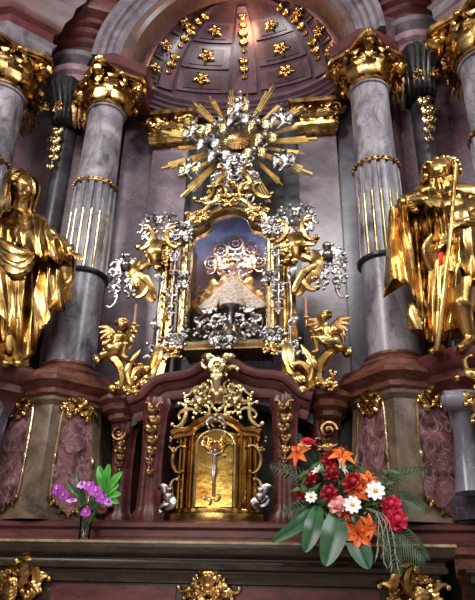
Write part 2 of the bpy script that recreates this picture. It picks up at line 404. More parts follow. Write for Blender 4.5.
# archivolt
def ringarc(prof, mat, name, z0=5.75, Y=5.2, n=64):
    m = M(Fr((0, Y, z0)))
    m.rings([[(R*cos(pi*i/n), R*sin(pi*i/n), c) for R, c in prof] for i in range(n+1)])
    return m.build(name, mat)
struct(ringarc([(1.42, -.25), (1.42, .02), (1.46, .05), (1.5, .05), (1.52, .08), (1.575, .08), (1.59, .12), (1.64, .12), (1.67, .16), (1.73, .16), (1.75, .1), (1.75, -.25)], ARCH, 'trim_1'))
struct(ringarc([(1.29, -.3), (1.29, -.02), (1.33, .02), (1.415, .02), (1.415, -.3)], SOFF, 'trim_2'))
# dome of the niche
DX, DY, DZ, Y0, Z0 = 1.29, .56, 1.36, 5.45, 5.75
def dome(a, e, k=1.0): return V((DX*k*cos(a)*cos(e), Y0+DY*k*sin(a)*cos(e), Z0+DZ*k*sin(e)))
def domen(a, e):
    v = V((cos(a)*cos(e)/DX, sin(a)*cos(e)/DY, sin(e)/DZ)); return -v.normalized()
m = M(); na, ne = 64, 24
for k0, fl in ((1.0, 0), (1.06, 1)): pass
rows = [[dome(pi*j/na, pi/2*i/ne) for j in range(na+1)]+[dome(pi*j/na, pi/2*i/ne, 1.07) for j in range(na, -1, -1)] for i in range(ne+1)]
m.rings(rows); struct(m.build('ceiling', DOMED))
def domeband(a0, a1, e0, e1, th, mat, name, frame=False):
    """raised field on the dome between two bearings and two elevations"""
    m = M(); u_, v_ = 6, 14; rows = []
    for i in range(v_+1):
        e_ = e0+(e1-e0)*i/v_; f = []; b = []
        for j in range(u_+1):
            a = a0+(a1-a0)*j/u_; p = dome(a, e_); nn = domen(a, e_)*th; f.append(p+nn); b.append(p-nn*.2)
        rows.append(f+b[::-1])
    m.rings(rows); o = m.build(name, mat); return struct(o)
tn = 3
RIBS = [90, 37, 143, 8, 172]
for d in RIBS:
    wdt = 7.5 if d == 90 else (6 if d in (37, 143) else 5)
    domeband(radians(d-wdt), radians(d+wdt), .06, 1.25, .035, DOME, 'trim_%d' % tn); tn += 1
for a0, a1 in ((100, 134), (46, 80), (17, 29), (151, 163)):
    for e0, e1 in ((.09, .33), (.38, .66), (.71, .98)):
        domeband(radians(a0), radians(a1), e0, e1, .022, DOME, 'trim_%d' % tn); tn += 1
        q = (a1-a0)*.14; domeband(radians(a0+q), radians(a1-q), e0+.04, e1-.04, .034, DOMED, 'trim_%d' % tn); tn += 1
# shell-shaped cornice at the foot of the dome
plan = [(1.6, 5.45)]+[(1.22*cos(pi*i/24), Y0-.02+.5*sin(pi*i/24)) for i in range(25)]+[(-1.6, 5.45)]
def wallmould(plan, prof, mat, name):
    """moulding that grows from a concave plan towards the viewer"""
    m = M(); rings = []
    for o_, z in prof: rings.append([(x*(1-o_/1.3), y-o_*.8, z) for x, y in plan]+[(x*1.04, y+.22, z) for x, y in plan[::-1]])
    m.rings(rings); return struct(m.build(name, mat))
wallmould([(1.26*cos(pi*i/24), Y0+.02+.53*sin(pi*i/24)) for i in range(25)], [(0, 5.46), (0, 5.5), (.03, 5.52), (.03, 5.56), (.06, 5.58), (.06, 5.61), (.1, 5.64), (.1, 5.68), (.05, 5.70), (.05, 5.74), (.0, 5.76)], DOME, 'trim_%d' % tn); tn += 1
# pilasters and slabs of the back wall
for s in (-1, 1):
    struct(boxobj('trim_%d' % tn, (s*.92, 6.02, 1.7), (.46, .16, 6.6), LILAC)); tn += 1
    struct(boxobj('trim_%d' % tn, (s*1.37, 6.04, 2.0), (.40, .1, 7.2), BLUEG if s > 0 else LILAC)); tn += 1
    struct(boxobj('trim_%d' % tn, (s*.92, 5.98, 5.50), (.5, .2, .12), ARCH)); tn += 1
struct(boxobj('trim_%d' % tn, (0, 6.05, 4.0), (1.0, .04, 2.6), DARKG)); tn += 1
# outer bays: bowed piers, corbel blocks, entablatures
def bow(x, hw, yb, dep, n=10):
    return [(x-hw, yb)]+[(x-hw+2*hw*i/n, yb-.05-dep*(1-(2*i/n-1)**2)) for i in range(n+1)]+[(x+hw, yb)]
def pier(x, hw, dep=.07, n=10): return [(x-hw, 5.75), (x-hw, 5.5)]+[(x-hw+2*hw*i/n, 5.47-dep*(1-(2*i/n-1)**2)) for i in range(n+1)]+[(x+hw, 5.5), (x+hw, 5.75)]
for s in (-1, 1):
    X = 2.13 if s > 0 else -2.2
    struct(M().mould(bow(X, .3, 5.8, .08), [(0, -1.6), (0, 5.1)]).build('trim_%d' % tn, REDW)); tn += 1
    struct(M().mould(bow(X, .12, 5.7, .1), [(0, -1.6), (0, 5.15)]).build('trim_%d' % tn, SLATE)); tn += 1
    struct(boxobj('trim_%d' % tn, (s*1.76, 5.72, 2.0), (.22, .2, 7.2), REDW, s*-.5)); tn += 1
    struct(M().mould(pier(X, .22), [(-.02, 5.74), (.0, 5.76), (.0, 5.86), (.05, 5.90), (.06, 5.98)]).build('trim_%d' % tn, PINK)); tn += 1
    struct(M().mould(pier(X, .22), [(-.02, 5.98), (-.02, 6.08), (.02, 6.12), (.06, 6.15), (.07, 6.22), (.0, 6.23)]).build('trim_%d' % tn, ARCH)); tn += 1
    struct(M().mould(pier(X, .27), [(.03, 6.23), (.03, 6.3), (.08, 6.34), (.08, 6.42), (.14, 6.46), (.14, 6.54), (.2, 6.58), (.2, 6.66), (.3, 6.72), (.32, 6.8), (.32, 6.95), (.42, 7.0), (.44, 7.6)]).build('trim_%d' % tn, RED)); tn += 1
# imposts between capital and arch
def diamond(x, y, a, cut=.06): return [(x-a, y), (x-cut, y-a+cut), (x+cut, y-a+cut), (x+a, y), (x+cut, y+a-cut), (x-cut, y+a-cut)]
for s in (-1, 1):
    struct(M().mould([(s*1.5-.34, 5.86), (s*1.5-.34, 5.3), (s*1.5-.05, 5.08), (s*1.5+.05, 5.08), (s*1.5+.34, 5.3), (s*1.5+.34, 5.86)], [(-.04, 5.40), (0, 5.42), (0, 5.52), (.05, 5.58), (.06, 5.72)]).build('trim_%d' % tn, RED)); tn += 1
    # entablature over the far outer column
    pl = diamond(s*2.72, 5.05, .42)
    struct(M().mould(pl, [(-.05, 5.52), (-.02, 5.56), (-.02, 5.70), (.02, 5.75)]).build('trim_%d' % tn, PINK)); tn += 1
    struct(M().mould(pl, [(.0, 5.75), (.03, 5.79), (.03, 5.92), (.07, 5.97)]).build('trim_%d' % tn, ARCH)); tn += 1
    struct(M().mould(pl, [(.02, 5.97), (.02, 6.15), (.08, 6.2), (.1, 6.35), (.16, 6.44), (.18, 6.6), (.26, 6.7), (.3, 6.9), (.3, 7.6)]).build('trim_%d' % tn, RED)); tn += 1

# altar table, step and the wall of the lower storey behind it
struct(M().mould([(-3.3, 6.0), (-3.3, 5.62), (-1.9, 5.5), (-1.2, 5.46), (1.2, 5.46), (1.9, 5.5), (3.3, 5.62), (3.3, 6.0)], [(0, -1.6), (0, 1.5)]).build('wall_lower', DARKG))
alt = thing('altar_table', (0, 5.0, -1.6), 'long dark marble altar ledge with pale top edge carrying the flowers', 'altar')
pl = [(-3.2, 5.2), (-3.2, 4.62), (1.6, 4.62), (1.6, 5.2)]
M().mould(pl, [(-.06, -1.6), (-.06, .0), (-.02, .01), (-.02, .04), (.0, .06), (.0, .085), (.045, .1), (.05, .125), (.035, .14), (.035, .165), (.08, .185), (.095, .21), (.1, .24), (.1, .258)]).build('body', LEDG, alt, auto=50)
M().mould(pl, [(.105, .258), (.11, .262), (.11, .275), (.10, .28), (-.2, .28)]).build('top_slab', LEDT, alt)
m = M(Fr((0, 4.685, -.2)))
for x0, x1 in ((-3.1, -1.55), (-1.15, -.22), (.22, 1.2)):
    m.extrude([(x0, -1.3), (x1, -1.3), (x1, .19), (x0, .19)], 0, .02)
m.build('front_panel', RED, alt)
st = M().mould([(-3.2, 5.24), (-3.2, 4.8), (2.9, 4.8), (2.9, 5.24)], [(.04, .28), (.04, .31), (.02, .325), (.02, .37), (.05, .39), (.05, .42), (.0, .44)]).build('altar_step', RED)
tag(st, 'low red marble step running along the back of the ledge', 'step')
bs = M().mould([(1.76, 5.2), (1.76, 4.8), (3.1, 4.8), (3.1, 5.2)], [(0, -1.6), (0, .05), (.03, .08), (.03, .2), (.06, .23), (.06, .277)]).build('plinth', BRED)
tag(bs, 'brown red marble plinth at the right end of the ledge', 'plinth')
bs = M().mould([(1.8, 4.7), (1.8, 4.52), (3.1, 4.52), (3.1, 4.7)], [(0, -1.6), (0, .03), (.03, .05), (.03, .09), (.06, .11), (.06, .13)]).build('plinth', LEDG)
tag(bs, 'lower dark marble plinth in the bottom right corner', 'plinth')

# ================================================================ COLUMNS
def volute(m, c, r, u, v, n, s=1, tube=.028, turns=1.6):
    pts = []; rr = []; k = 34
    for i in range(k+1):
        t = i/k; a = s*turns*2*pi*t; q = r*(1-t*.85); pts.append(V(c)+V(u)*(q*cos(a))+V(v)*(q*sin(a))); rr.append(tube*(1-.55*t))
    m.tube(pts, rr, 7, 1.4, n); m.ball(c, tube*1.2, 8, 6)
def capital(parent, x, y, z, r, h, seed=0, mat=None):
    mat = mat or GOLD
    cap_ = M().lathe([(r*1.02, 0), (r*1.12, .015), (r*1.12, .035), (r*.96, .05), (r*.94, h*.3), (r*1.0, h*.6), (r*1.25, h*.78), (r*1.2, h*.8)], (x, y, z), 32)
    for row, (n_, zz, hh, ww, ph) in enumerate(((8, .04, h*.42, .5, 0), (8, h*.22, h*.45, .48, pi/8))):
        for k in range(n_):
            a = 2*pi*k/n_+ph; d = V((cos(a), sin(a), 0)); b = V((x, y, z+zz))
            cap_.ribbon([b+d*r*1.02, b+d*r*1.12+V((0, 0, hh*.5)), b+d*r*1.28+V((0, 0, hh*.92)), b+d*r*1.66+V((0, 0, hh*1.02)), b+d*r*1.74+V((0, 0, hh*.72))], r*ww*.74, .3, 12, (cos(a), sin(a), .2), 3, .4)
    cap_.ribbon; c_ = cap_.build('capital', mat, parent)
    m = M()
    for k in range(4):
        a = k*pi/2; d = V((cos(a), sin(a), 0)); c = V((x, y, z+h*.74))+d*r*1.72
        volute(m, c, r*.38, d, V((0, 0, 1)), d.cross(V((0, 0, 1))), -1, r*.17)
        m.ribbon([V((x, y, z+h*.66))+d*r*.9, V((x, y, z+h*.98))+d*r*1.2, c+V((0, 0, r*.42))], r*.16, .6, 8, (0, 0, 1))
        m.ribbon([c+V((0, 0, -r*.3)), c+V((0, 0, -r*.62))-d*r*.1, c+V((0, 0, -r*.8))+d*r*.05], r*.2, .5, 8, d)
    m.build('volutes', mat, c_)
    m = M(); N_ = 48
    for z0, z1, k in ((h*.86, h*.9, 1.0), (h*.91, h*1.0, 1.08)):
        m.rings([[(x+cos(2*pi*j/N_)*R*k, y+sin(2*pi*j/N_)*R*k, z+zz) for j in range(N_) for R in [r*(1.38+.62*abs(cos(4*pi*j/N_))**3)]] for zz in (z0, z1)])
    m.build('abacus', mat, c_)
    m = M()
    for k in range(4):
        a = k*pi/2; d = V((cos(a), sin(a), 0)); tt = V((-sin(a), cos(a), 0)); c = V((x, y, z+h*1.0))+d*r*1.9
        f = Fr(c, tt, (0, 0, 1), d); q = M(f)
        for b in (-1.2, -.6, 0, .6, 1.2): q.ribbon([(0, 0, 0), (sin(b)*r*.22, cos(b)*r*.25, .02), (sin(b)*r*.42, cos(b)*r*.42, -.01)], r*.12, .4, 6)
        q.ball((0, 0, .01), r*.14, 8, 6); m.V += []; kk = len(m.V); m.V += q.V; m.F += [tuple(i+kk for i in f_) for f_ in q.F]
        a2 = a+pi/4; d2 = V((cos(a2), sin(a2), 0)); t2 = V((-sin(a2), cos(a2), 0)); q = M(Fr(V((x, y, z+h*.78))+d2*r*1.38, t2, (0, 0, 1), d2))
        q.scroll((-r*.3, 0, 0), r*.7, 1.0, 1, r*.09); q.scroll((r*.3, 0, 0), r*.7, pi-1.0, -1, r*.09); q.ball((0, r*.28, .02), r*.17, 8, 6)
        kk = len(m.V); m.V += q.V; m.F += [tuple(i+kk for i in f_) for f_ in q.F]
    m.build('flower', mat, c_)
def column(x, y, z0, z1, rb, rt, label, ring0, ring1, hcap, seed=0, base=True, mat=COLM):
    t = thing('marble_column', (x, y, z0), label, 'column')
    H = z1-z0; rad = lambda z: rb+(rt-rb)*((z-z0)/H)**1.25
    m = M(); m.lathe([(rad(z0+H*i/24), z0+H*i/24) for i in range(int(24*(ring0-z0)/H)+1)]+[(rad(ring0), ring0)], (x, y, 0), 48)
    m.lathe([(rad(ring1), ring1), (rad((ring1+z1)/2), (ring1+z1)/2), (rad(z1), z1)], (x, y, 0), 48); m.build('shaft', mat, t)
    nf = 16
    def fl(a, z): return 1+.02*1 - .11*max(0, cos(nf*a))**.6
    m = M().lathe([(rad(ring0)*1.06, ring0+.02), (rad(ring1)*1.04, ring1-.02)], (x, y, 0), 192, fl); m.build('fluted_band', mat, t)
    zt = ring0+.03+(ring1-ring0)*.62
    for k in range(nf):
        a = 2*pi*k/nf; R0 = rad(ring0)*.985; m = M(); m.tube([(x+cos(a)*R0, y+sin(a)*R0, z) for z in (ring0+.03, (ring0+zt)/2, zt)], .0125, 8); m.build('gilded_reed', GOLDP, t)
    M().lathe([(rad(ring0)*1.0, ring0-.035), (rad(ring0)*1.16, ring0-.02), (rad(ring0)*1.18, ring0+.005), (rad(ring0)*1.0, ring0+.025)], (x, y, 0), 48).build('lower_ring', DARKG, t)
    m = M().lathe([(rad(ring1)*1.0, ring1-.035), (rad(ring1)*1.1, ring1-.02), (rad(ring1)*1.1, ring1+.02), (rad(ring1)*1.0, ring1+.035)], (x, y, 0), 48)
    for k in range(28):
        a = 2*pi*k/28; m.ball((x+cos(a)*rad(ring1)*1.1, y+sin(a)*rad(ring1)*1.1, ring1+.01), .018, 6, 5)
    m.build('upper_ring', GOLDD, t)
    M().lathe([(rt*1.0, z1-.03), (rt*1.1, z1-.02), (rt*1.1, z1), (rt, z1+.01)], (x, y, 0), 48).build('neck_ring', mat, t)
    if base: M().lathe([(rb*1.0, .06), (rb*1.08, .05), (rb*1.1, .03), (rb*1.06, .015), (rb*1.14, .0), (rb*1.28, -.02), (rb*1.32, -.045), (rb*1.28, -.07), (rb*1.2, -.075)], (x, y, z0), 48).build('base', BRED, t)
    capital(t, x, y, z1+.005, rt*1.02, hcap, seed)
    return t
column(-1.5, 5.2, 1.785, 4.92, .232, .20, 'grey marble column with gilded flutes between the veiled woman statue and the shrine', 2.79, 3.87, .45)
column(1.5, 5.2, 1.785, 4.92, .232, .20, 'grey marble column with gilded flutes beside the bearded statue and its cloak', 2.79, 3.87, .45)
column(-2.62, 4.85, 1.9, 4.98, .27, .235, 'grey marble column cut by the left edge, behind and above the veiled statue', 2.9, 4.0, .52)
column(2.62, 4.85, 1.9, 4.82, .27, .235, 'grey marble column cut by the right edge, above the bearded statue', 2.9, 3.9, .52)

# ================================================================ PEDESTALS UNDER THE COLUMNS
def cartouche(m, c, w, h, seed=3):
    rocaille(m, c, w, h, 4, seed, w*.055, 5, True, 3); m.scroll((c[0]-w*.27, c[1]-h*.1, c[2]+.01), w*.5, 2.3, -1, w*.075); m.scroll((c[0]+w*.27, c[1]-h*.1, c[2]+.01), w*.5, pi-2.3, 1, w*.075)
    for b in (-.9, -.3, .3, .9): m.ribbon([(c[0], c[1], c[2]+.02), (c[0]+sin(b)*w*.2, c[1]+cos(b)*h*.35, c[2]+.04), (c[0]+sin(b)*w*.36, c[1]+cos(b)*h*.62, c[2])], w*.1, .4, 8)
    m.ball((c[0], c[1], c[2]+.03), w*.11, 8, 6)
def pedestal(s, label):
    x = s*1.45; yf = 4.74; t = thing('column_pedestal', (x, 5.1, .44), label, 'pedestal')
    def plan(k=0): 
        L_, R_ = ((.56, .24), (.37, .40)) if s < 0 else ((.37, .40), (.56, .24))
        return [(x-L_[0], yf+.72), (x-L_[0], yf+L_[1]), (x-.045, yf+.02), (x+.045, yf+.02), (x+R_[0], yf+R_[1]), (x+R_[0], yf+.72)]
    pl = plan()
    M().mould(pl, [(.05, .44), (.05, .47), (.03, .49), (.0, .95), (-.035, 1.37), (-.0, 1.41), (-.0, 1.44)]).build('body', OLIVE, t)
    M().mould(pl, [(.0, 1.44), (.03, 1.46), (.03, 1.5), (.07, 1.535), (.10, 1.56), (.10, 1.6), (.05, 1.63), (.03, 1.68), (-.06, 1.71)]).build('cornice', BRED, t)
    for q in (-1, 1):
        a = V((*pl[3 if q > 0 else 2], 0)); b = V((*pl[4 if q > 0 else 1], 0)); out_ = (q == s); u = (b-a).normalized(); L = (b-a).length; nn = V((u.y, -u.x, 0))*q
        # slight lean of the flaring face
        v = (V((0, 0, 1))-nn*.07).normalized(); o = a+u*(L/2)+V((0, 0, .98))
        f = Fr(o+nn*.0, u*q, v, nn)   # local a runs left to right for the viewer
        W = .20 if out_ else .175
        ctl = [(-W, -.36), (-W*.96, 0), (-W*.8, .36), (-W*.5, .42), (0, .38), (W*.5, .42), (W*.8, .36), (W*.96, 0), (W, -.36), (W*.55, -.42), (0, -.49), (-W*.55, -.42)]
        out = cat([(c[0], c[1]) for c in ctl], 60, True)
        pn = M(f); pn.extrude(out, -.06, .012); p = pn.build('red_panel', REDV, t, smooth=False)
        fm = M(f); fm.tube([(c[0], c[1], .018) for c in out], .009, 6, 1, (0, 0, 1), True)
        for z_ in (-.05,):
            for e_ in (-1, 1): fm.ribbon([(e_*W*.97, z_-.06, .02), (e_*W, z_, .035), (e_*W*.95, z_+.06, .02)], .018, .5, 6)
        fm.build('gilded_border', GOLDP, p)
        g = M(f); cartouche(g, (0, .4, .02), .30, .22, 5+q); g.build('cartouche', GOLD, p)
        g = M(f); rd = random.Random(q+5)
        for i in range(11):
            t_ = i/10*2-1; bx = t_*W; bz = -.38-.11*(1-abs(t_)); g.ball((bx, bz, .02), rd.uniform(.014, .026), 7, 5)
            if i % 2: g.ribbon([(bx, bz, .02), (bx+.03*t_, bz-.03, .035), (bx+.03*t_, bz-.06, .01)], .015, .5, 5)
        g.build('bottom_garland', GOLDD, p)
    return t
pedestal(-1, 'olive stone corner pedestal with two gilt-edged red panels behind the purple orchids')
pedestal(1, 'olive stone corner pedestal with two gilt-edged red panels right of the rose bouquet')

# ================================================================ PEDESTALS OF THE STATUES
def statue_ped(s, label):
    x = s*2.08; yf = 4.42; t = thing('statue_pedestal', (x, 4.95, .44), label, 'pedestal')
    pl = [(x-.42, 5.02), (x-.42, 4.78), (x-.2, 4.55), (x+.2, 4.55), (x+.42, 4.78), (x+.42, 5.02)]
    M().mould(pl, [(-.12, 1.36), (-.1, 1.42), (-.04, 1.47), (-.04, 1.53), (.01, 1.57), (.03, 1.61), (.03, 1.67), (.0, 1.7)]).build('cornice', RED, t)
    M().mould(pl, [(-.1, .46), (-.1, .6), (-.16, .66), (-.2, 1.0), (-.17, 1.3), (-.12, 1.36)]).build('body', SLATE, t)
    m = M()
    for q in (-1, 1):
        cx = x+q*.2; yy = 4.62
        m.tube([(cx, yy, .62), (cx, yy+.02, .85), (cx, yy+.0, 1.05), (cx, yy-.05, 1.2), (cx, yy-.1, 1.27)], [.12, .085, .075, .08, .07], 12, .9, (0, -1, 0))
        for zz, rr in ((1.26, .085),):
            m.tube([(cx-.13, yy-.1, zz), (cx, yy-.1, zz), (cx+.13, yy-.1, zz)], [rr*.9, rr, rr*.9], 16)
            for e_ in (-1, 1): m.tube([(cx+e_*.13, yy-.1, zz), (cx+e_*.15, yy-.1, zz)], [rr*.6, rr*.45], 12)
    m.build('volute_bracket', BLUEG, t)
    g = M(Fr((x, 4.46, 1.3))); rocaille(g, (0, 0, 0), .5, .42, 6, 11, .016, 7); cartouche(g, (0, .02, .04), .26, .24, 4)
    cc_ = g.build('gilded_cartouche', GOLD, t); g = M(Fr((x, 4.46, 1.3))); drop(g, (0, -.2, 0), .5, .14, 3); g.build('gilded_drop', GOLD, t)
    return t
statue_ped(-1, 'grey scrolled pedestal with red cornice carrying the veiled woman statue')
statue_ped(1, 'grey scrolled pedestal with red cornice carrying the bearded man statue')

# ================================================================ OUTER PIER CORBELS AND DROPS
for s, where in ((-1, 'the left pier above the veiled statue'), (1, 'the right pier above the bearded statue')):
    X = 2.13 if s > 0 else -2.2
    t = thing('fluted_corbel', (X, 5.45, 5.2), 'dark fluted scroll corbel on '+where, 'corbel')
    m = M(); rows = []; N_ = 56
    for z, hw, dp in ((5.74, .2, .28), (5.7, .22, .34), (5.62, .215, .36), (5.54, .19, .3), (5.4, .17, .22), (5.25, .16, .17), (5.16, .165, .18), (5.12, .14, .12)):
        rg = []
        for j in range(N_+1):
            u_ = j/N_*2-1; fl = .028*abs(sin(u_*pi*2.5)); rg.append((X+hw*u_, 5.62-dp*(1-abs(u_)**3*.5)-fl, z))
        rg += [(X+hw, 5.75, z), (X-hw, 5.75, z)]; rows.append(rg)
    m.rings(rows); m.build('fluted_block', DARKG, t)
    g = M(Fr((X, 5.3, 5.1))); rocaille(g, (0, .0, .1), .3, .16, 3, 2, .014, 5); g.build('gilded_foliage', GOLD, t)
    g = M(Fr((X, 5.5, 5.0))); drop(g, (0, -.02, .06), .55, .2, 8+s); g.build('gilded_drop', GOLDP, t)
    for q in (-1, 1):
        g = M(Fr((X+q*.34, 5.42, 5.18), (cos(.5*q), sin(.5*q)*1, 0), (0, 0, 1), (sin(.5*q), -cos(.5*q), 0)))
        rocaille(g, (0, .1, .05), .34, .62, 7, 20+q, .02, 10, True, 4)
        for b in range(5): g.ribbon([((b-2)*.05, .25, .0), ((b-2)*.07, .0, .09), ((b-2)*.05, -.28, .02)], .05, .4, 9)
        side = 'inner' if q*s < 0 else 'outer'
        o = g.build('gilded_foliage_capital', GOLDD, loc=(X+q*.34, 5.42, 5.0))
        tag(o, 'gilded leaf mass on the '+side+' side of '+where, 'capital')
# gilded capitals of the wall pilasters
for s, nm in ((-1, 'left'), (1, 'right')):
    t = thing('pilaster_capital', (s*.92, 5.92, 5.2), 'gilded pilaster capital on the back wall just %s of the sunburst' % nm, 'capital')
    M(Fr((s*.92, 5.93, 5.2))).extrude([(-.24, -.2), (.24, -.2), (.26, 0), (.3, .2), (-.3, .2), (-.26, 0)], 0, .06).build('bell', GOLDD, t)
    m = M(Fr((s*.92, 5.87, 5.2)))
    for i in range(5):
        a = -.2+.1*i; m.ribbon([(a, -.2, .0), (a*1.02, -.12, .04), (a*1.08, -.04, .07), (a*1.15, -.05, .12)], .06, .22, 12, lobes=4)
    for i in range(4):
        a = -.15+.1*i; m.ribbon([(a, -.1, .0), (a*1.04, .02, .04), (a*1.1, .09, .09), (a*1.15, .06, .13)], .05, .22, 12, lobes=4)
    for q in (-1, 1): volute(m, (q*.25, .1, .08), .1, (q, 0, 0), (0, 1, 0), (0, 0, 1), -1, .024); m.ribbon([(q*.1, .1, .03), (q*.2, .2, .06), (q*.3, .19, .06)], .035, .4, 8)
    for q in (-1, 1): m.scroll((q*.22, .13, .05), .2, q*.4, q, .022)
    rocaille(m, (0, .14, .05), .4, .14, 3, 6, .012, 4); m.build('leaves', GOLD, t)
    M(Fr((s*.92, 5.9, 5.42))).extrude([(-.3, -.03), (.3, -.03), (.34, .03), (-.34, .03)], 0, .16).build('abacus', GOLDD, t)

# ================================================================ ROSETTES OF THE DOME
def rosette_frame(a, e_):
    p = dome(a, e_); nn = domen(a, e_); v = (dome(a, e_+.01)-dome(a, e_-.01)).normalized(); u_ = v.cross(nn)*1; return Fr(p+nn*.04, u_, v, nn)
def rosette(a, e_, r, label, kind=0):
    m = M(rosette_frame(radians(a), e_)); rd = random.Random(int(a*10+e_*100))
    if kind == 0:
        for k in range(10):
            b = k*2*pi/10+.2; L = r*(1.25 if k % 2 else .8)
            m.ribbon([(0, 0, 0), (cos(b)*L*.5, sin(b)*L*.5, .035), (cos(b+.25)*L, sin(b+.25)*L, .0)], r*.2, .4, 8, lobes=2)
        for k in range(5): b = k*2*pi/5; m.ribbon([(0, 0, .02), (cos(b)*r*.3, sin(b)*r*.3, .05), (cos(b)*r*.5, sin(b)*r*.5, .02)], r*.15, .4, 6, lobes=1)
        m.ball((0, 0, .04), r*.17, 8, 6)
    else: drop(m, (0, r*1.4, 0), r*2.9, r*1.7, int(a))
    o = m.build('gilded_rosette' if kind == 0 else 'gilded_leaf_drop', GOLD, loc=dome(radians(a), e_)); tag(o, label, 'ornament', 'gilded flowers of the dome')
for a, nm in ((117, 'left of the middle rib'), (63, 'right of the middle rib')):
    for e_, lv, r in ((.235, 'lowest', .105), (.52, 'middle', .105), (.85, 'upper', .085)):
        rosette(a, e_, r, 'gilded flower in the %s dome coffer %s' % (lv, nm))
for a, nm in ((157, 'far left'), (23, 'far right')):
    for e_, lv, r in ((.235, 'lowest', .08), (.52, 'middle', .09), (.85, 'upper', .08)):
        rosette(a, e_, r, 'gilded flower in the %s narrow coffer at the %s of the dome' % (lv, nm))
for a, nm in ((90, 'middle'), (37, 'right'), (143, 'left')):
    for e_, lv, r in ((.36, 'lower', .09), (.7, 'central', .085), (.95, 'upper', .075)):
        rosette(a, e_, r, '%s gilded leaf drop on the %s rib of the dome' % (lv, nm), 1)

# ================================================================ LOWER RETABLE
rt = thing('retable_cornice', (0, 5.1, 1.4), 'dark red swan-neck cornice rising over the tabernacle with a gilded flower at its crown', 'cornice')
def ogee_path():
    half = [(0, .19), (.12, .18), (.22, .12), (.34, .08), (.50, .06), (.60, -.0), (.68, -.09), (.78, -.13)]
    c_ = cat(half, 26); return [(-x, z) for x, z in c_[::-1]][:-1]+[(x, z) for x, z in c_]
op = [(x, z+1.54) for x, z in ogee_path()]
M(Fr((0, 5.0, 0))).path(op, [(-.17, -.3), (-.17, .03), (-.12, .05), (-.1, .05), (-.07, .09), (-.04, .1), (-.03, .14), (0, .16), (.03, .16), (.05, .12), (.06, -.3)]).build('ogee_moulding', RED, rt)
for s in (-1, 1):
    M().mould([(s*.9-.15, 5.4), (s*.9-.15, 5.08), (s*.9-.05, 4.98), (s*.9+.05, 4.98), (s*.9+.15, 5.08), (s*.9+.15, 5.4)], [(-.05, 1.28), (-.03, 1.3), (-.03, 1.34), (.02, 1.37), (.03, 1.42), (.07, 1.45), (.07, 1.49), (.02, 1.52)]).build('corner_block', BRED, rt)
m = M(Fr((0, 4.97, 0)))
poly = [(x, z-.12) for x, z in op]+[(.78, 1.22), (.62, 1.2), (.42, 1.3), (.3, 1.42), (0, 1.48), (-.3, 1.42), (-.42, 1.3), (-.62, 1.2), (-.78, 1.22)]
k = M(Fr((0, 5.02, 0))); up_ = [(x, z-.1) for x, z in op]; lo_ = [(x, 1.44-.22*min(1, abs(x)/.78)**2) for x, z in op]
k.rings([[(*up_[i], 0), (*up_[i], -.25), (*lo_[i], -.25), (*lo_[i], 0)] for i in range(len(op))]); k.build('frieze', DARKG, rt)
g = M(Fr((0, 4.8, 1.66)))
for b in range(7):
    a = b*2*pi/7+pi/2; g.ribbon([(0, 0, .02), (cos(a)*.05, sin(a)*.05, .06), (cos(a)*.1, sin(a)*.1, .01)], .034, .4, 7)
for q in (-1, 1): g.scroll((q*.1, .0, 0), .14, q*.5, -q, .016); g.ribbon([(q*.02, .04, 0), (q*.08, .09, .03), (q*.15, .1, 0)], .03, .4, 8)
g.ribbon([(0, -.03, .02), (0, -.1, .05), (0, -.22, .02)], .045, .4, 10); g.ball((0, 0, .05), .032, 8, 6)
g.build('crown_flower', GOLDP, rt)
# pilasters with gilded drops
for s in (-1, 1):
    near = 'left' if s < 0 else 'right'
    for k_, (cx, hw, z1, yf, nm, d0) in enumerate(((.55, .105, 1.44, 4.93, 'inner', 'inner one'), (.87, .11, 1.32, 5.14, 'outer', 'outer scrolled one'))):
        x = s*cx; t = thing('red_pilaster', (x, yf+.1, .44), 'dark red pilaster with gilded drop %s of the tabernacle, %s' % (near, d0), 'pilaster')
        m = M(); n_ = 14; rows = []
        prof = [(.44, 1.25), (.5, 1.25), (.53, 1.0), (.6, .95), (.9, .85), (1.15, .95), (z1-.12, 1.05), (z1-.1, 1.2), (z1-.04, 1.25), (z1, 1.1)]
        for z, kk in prof:
            rg = [(x+hw*kk*(j/n_*2-1), yf-.06*kk*(1-(j/n_*2-1)**2)+(.01 if j % 4 in (0, 1) else 0), z) for j in range(n_+1)]; rows.append(rg+[(x+hw*kk, yf+.3, z), (x-hw*kk, yf+.3, z)])
        m.rings(rows); m.build('shaft', RED, t)
        if nm == 'inner':
            g = M(Fr((x, yf-.06, 1.36))); drop(g, (0, -.02, 0), .52, .13, 4); g.scroll((-.03, 0, 0), .09, 1.8, 1, .01); g.scroll((.03, 0, 0), .09, pi-1.8, -1, .01); g.build('gilded_drop', GOLDD, t)
        else:
            g = M(Fr((x, yf-.06, 1.2))); volute(g, (s*.03, -.02, .02), .07, (1, 0, 0), (0, 1, 0), (0, 0, 1), s, .02); g.scroll((-.02, -.12, 0), .12, 1.8, 1, .012); drop(g, (0, -.1, .0), .3, .09, 9); g.build('gilded_scroll', GOLDD, t)
        m = M(Fr((x-s*0, yf-.05, .56)))
        if nm == 'outer': volute(m, (s*.1, .0, .02), .06, (1, 0, 0), (0, 1, 0), (0, 0, 1), -s, .03); m.build('foot_scroll', BRED, t)

